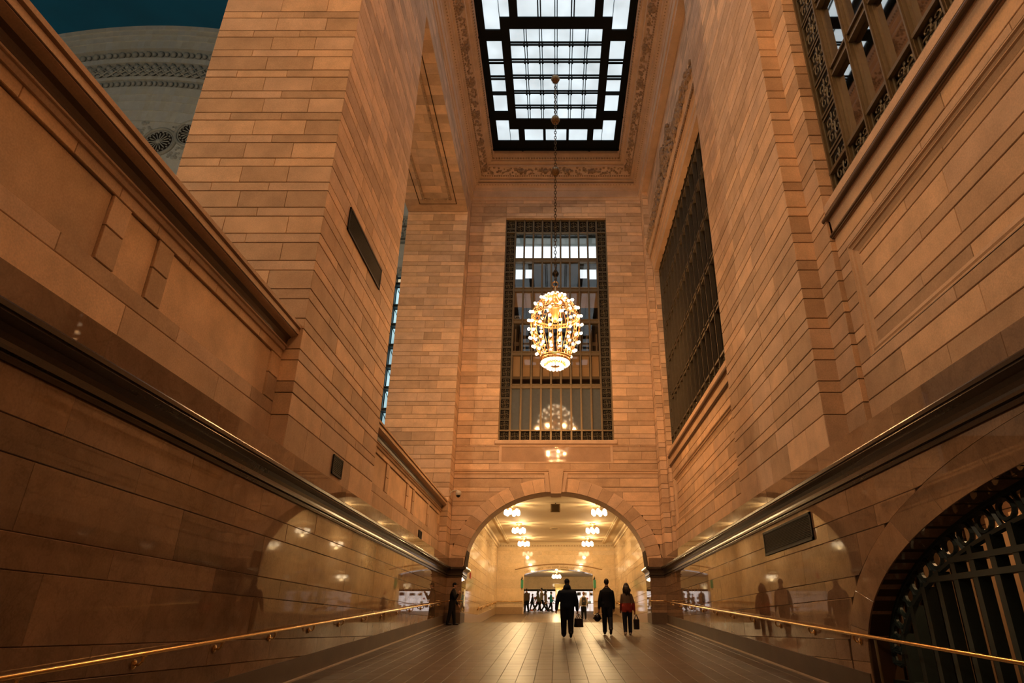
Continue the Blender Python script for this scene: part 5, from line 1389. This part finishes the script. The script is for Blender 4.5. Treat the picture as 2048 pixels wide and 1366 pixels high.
NAVY = cloth('navy_jacket', (0.006, 0.014, 0.030)); BLK = cloth('black_cloth', (0.006, 0.006, 0.007)); DKB = cloth('dark_blue_cloth', (0.008, 0.011, 0.018)); SHOE = plain('black_shoe', (.01, .01, .01), .5)
TAN = cloth('taupe_knit', (0.17, 0.13, 0.095)); RED = cloth('red_knit', (0.30, 0.045, 0.03)); WSH = plain('white_shoe', (.55, .5, .45), .6); JEAN = cloth('dark_denim', (0.014, 0.018, 0.03))
OLV = cloth('olive_coat', (0.13, 0.115, 0.07)); STRP = cloth('cream_knit', (0.42, 0.36, 0.27)); TEALC = cloth('teal_top', (0.02, 0.25, 0.27)); WHT = cloth('white_shirt', (0.5, 0.45, 0.38)); BRN = cloth('brown_coat', (0.07, 0.05, 0.03))
GINGER = plain('ginger_hair', (0.2, 0.07, 0.025), .6)
def at(x, y): return (x, y, fz(y))
p1, h1 = person('heavyset person in navy hooded jacket, cap and black cargo trousers walking away', at(.36, 22.6), 0.02, 1.74, 1.42, 1.0, legs=((.05, .05), (-.06, .42)), arms=((.12, .30, .30), (-.02, .26, .12)), mats=(NAVY, BLK, SHOE, NAVY, NAVY), hair='cap', hood=True, grip=(0, 1), coat=.50)
p2, h2 = person('slim person in dark jacket and trousers walking beside the long haired person', at(1.75, 23.9), -.02, 1.76, 1.06, .95, legs=((.10, .05), (-.10, .50)), arms=((-.04, .25, .1), (.10, .15, .35)), mats=(DKB, DKB, SHOE, HAIRM, DKB), hair='short', grip=(1, 0), coat=.46)
p3, h3 = person('long haired person in taupe and red knit with dark leggings walking away', at(2.43, 23.9), .03, 1.64, .92, 1.08, legs=((-.04, .18), (.08, .04)), arms=((.15, .12, .5), (-.02, .30, .12)), mats=(TAN, JEAN, WSH, HAIRM, RED), hair='long', grip=(0, 1), coat=.46)
p4, h4 = person('person with ginger hair and white sleeves carrying a dark backpack on the far ramp', at(1.83, 46.0), .05, 1.72, 1.05, 1.0, legs=((.06, .05), (-.10, .25)), arms=((-.05, .28, .35), (.05, .26, .35)), mats=(WHT, BLK, SHOE, GINGER, WHT), hair='short', vox=.018)
p5, h5 = person('person in black clothes and cap standing against the marble at the foot of the arch', at(-4.36, 29.25), -PI / 2 - .1, 1.66, 1.08, 1.0, legs=((.16, .04), (-.14, .06)), arms=((.10, .10, .55), (.55, .10, 2.05)), mats=(BLK, BLK, SHOE, BLK, BLK), hair='cap', lean=.06, vox=.014, grip=(0, 1))
for (x, y, hd, hh, bk, mt, hr, lg, lb, ar) in (
    (-2.42, 57.0, .5, 1.80, 1.15, (BRN, BLK, SHOE, HAIRM, BRN), 'short', ((.1, .05), (-.1, .2)), 'person in long brown coat at the left edge of the lettered opening', ((.0, .1, .2), (.0, .1, .2))),
    (-1.98, 58.6, 1.2, 1.38, .95, (BLK, JEAN, WSH, HAIRM, BLK), 'short', ((.35, .1), (-.3, .3)), 'small person in black walking at the left of the far group', ((.2, .1, .3), (-.1, .1, .3))),
    (-1.50, 57.9, -1.3, 1.70, 1.0, (OLV, BLK, SHOE, HAIRM, OLV), 'long', ((.4, .1), (-.35, .3)), 'long haired person in olive jacket walking in the far group', ((-.5, .1, .1), (.2, .1, .4))),
    (-1.22, 59.1, 1.3, 1.84, 1.05, (STRP, BLK, SHOE, HAIRM, STRP), 'short', ((.3, .1), (-.3, .3)), 'tall person in cream striped knit in the far group', ((.1, .1, .3), (-.1, .1, .3))),
    (-.86, 57.5, -1.2, 1.68, .95, (TAN, BLK, SHOE, HAIRM, TAN), 'long', ((.35, .1), (-.3, .3)), 'long haired person in taupe top with dark bag in the far group', ((.2, .1, .5), (-.2, .1, .3))),
    (-.42, 58.0, -1.4, 1.58, .95, (TEALC, BLK, SHOE, HAIRM, TEALC), 'short', ((.2, .1), (-.25, .25)), 'person in teal top and black skirt at the right of the far group', ((.3, .1, .9), (.1, .1, .4)))):
    q, hnd = person(lb, at(x, y), hd, hh, bk, 1.0, lg, ar, mt, .02, hair=hr)
    if hh == 1.84:
        m = MB()
        for k in range(5):
            z = hh * (.56 + .05 * k); w_ = (.102, .104, .112, .12, .118)[k] * hh
            m.tube([(w_ * 1.04 * math.cos(a * PI / 12), .076 * hh * 1.06 * math.sin(a * PI / 12), z) for a in range(24)], .022, 5, closed=True)
        obj('knit_stripes', m, cloth('brown_stripe', (.09, .06, .035)), q)

# things they carry
BAGM = plain('black_leather', (.012, .011, .012), .45)
def hang(name, label, cat, pos): return empty(name, tuple(pos), label, cat)
def bag(label, hand, w_, hh, d, drop, name='handbag', tilt=0.0):
    o = empty(name, (hand.x, hand.y, hand.z), label, 'bag', rotz=tilt)
    m = MB().hexa([(-w_ * .42, -d, -drop - hh), (w_ * .42, -d, -drop - hh), (w_ * .42, d, -drop - hh), (-w_ * .42, d, -drop - hh), (-w_ * .5, -d * .5, -drop), (w_ * .5, -d * .5, -drop), (w_ * .5, d * .5, -drop), (-w_ * .5, d * .5, -drop)])
    q = obj('bag_body', m, BAGM, o); bv = q.modifiers.new('b', 'BEVEL'); bv.width = .02; bv.segments = 2
    for s in (-1, 1): obj('bag_strap', MB().tube([(-w_ * .3, s * d * .4, -drop), (-w_ * .12, s * d * .3, -drop * .25), (0, 0, .01), (w_ * .12, s * d * .3, -drop * .25), (w_ * .3, s * d * .4, -drop)], .011, 6), BAGM, o)
    return o
bag('black holdall swinging from the hand of the heavyset person in navy', h1[1] + Vector((.03, .03, 0)), .36, .26, .09, .12, tilt=.9)
bag('dark shoulder bag held low by the long haired person in red knit', h3[1] + Vector((.035, -.02, .0)), .22, .32, .05, .14, tilt=.3)
o = empty('motorcycle_helmet', tuple(h2[0] + Vector((-.05, .03, -.15))), 'dark round helmet held in the hand of the slim person in dark jacket', 'helmet')
m = MB().ball((0, 0, 0), (.125, .15, .135), 16, 10); obj('chin_strap', MB().tube([(-.02, -.05, .12), (.04, -.035, .155), (.06, -.02, .12)], .012, 6), BAGM, o); obj('helmet_shell', m, plain('helmet', (.01, .01, .012), .25), o, smooth=True)
m = MB().tube([(-.12, .02, -.02), (-.10, .11, 0), (0, .155, .01), (.10, .11, 0), (.12, .02, -.02)], .035, 8); obj('visor', m, plain('visor', (.2, .2, .2), .1), o, smooth=True)
o = empty('backpack', (1.83, 45.84, fz(46) + 1.02), 'dark backpack with yellow tag on the person with ginger hair', 'backpack')
q = obj('pack_body', MB().hexa([(-.16, -.13, -.12), (.16, -.13, -.12), (.15, .02, -.12), (-.15, .02, -.12), (-.13, -.10, .36), (.13, -.10, .36), (.13, .02, .36), (-.13, .02, .36)]), BAGM, o); bv = q.modifiers.new('b', 'BEVEL'); bv.width = .05; bv.segments = 3
obj('pack_pocket', MB().box(-.11, .11, -.18, -.1, -.08, .12), BAGM, o); obj('pack_tag', MB().box(-.05, .05, -.185, -.178, .1, .125), plain('yellow_tag', (.7, .4, .08), .5), o)
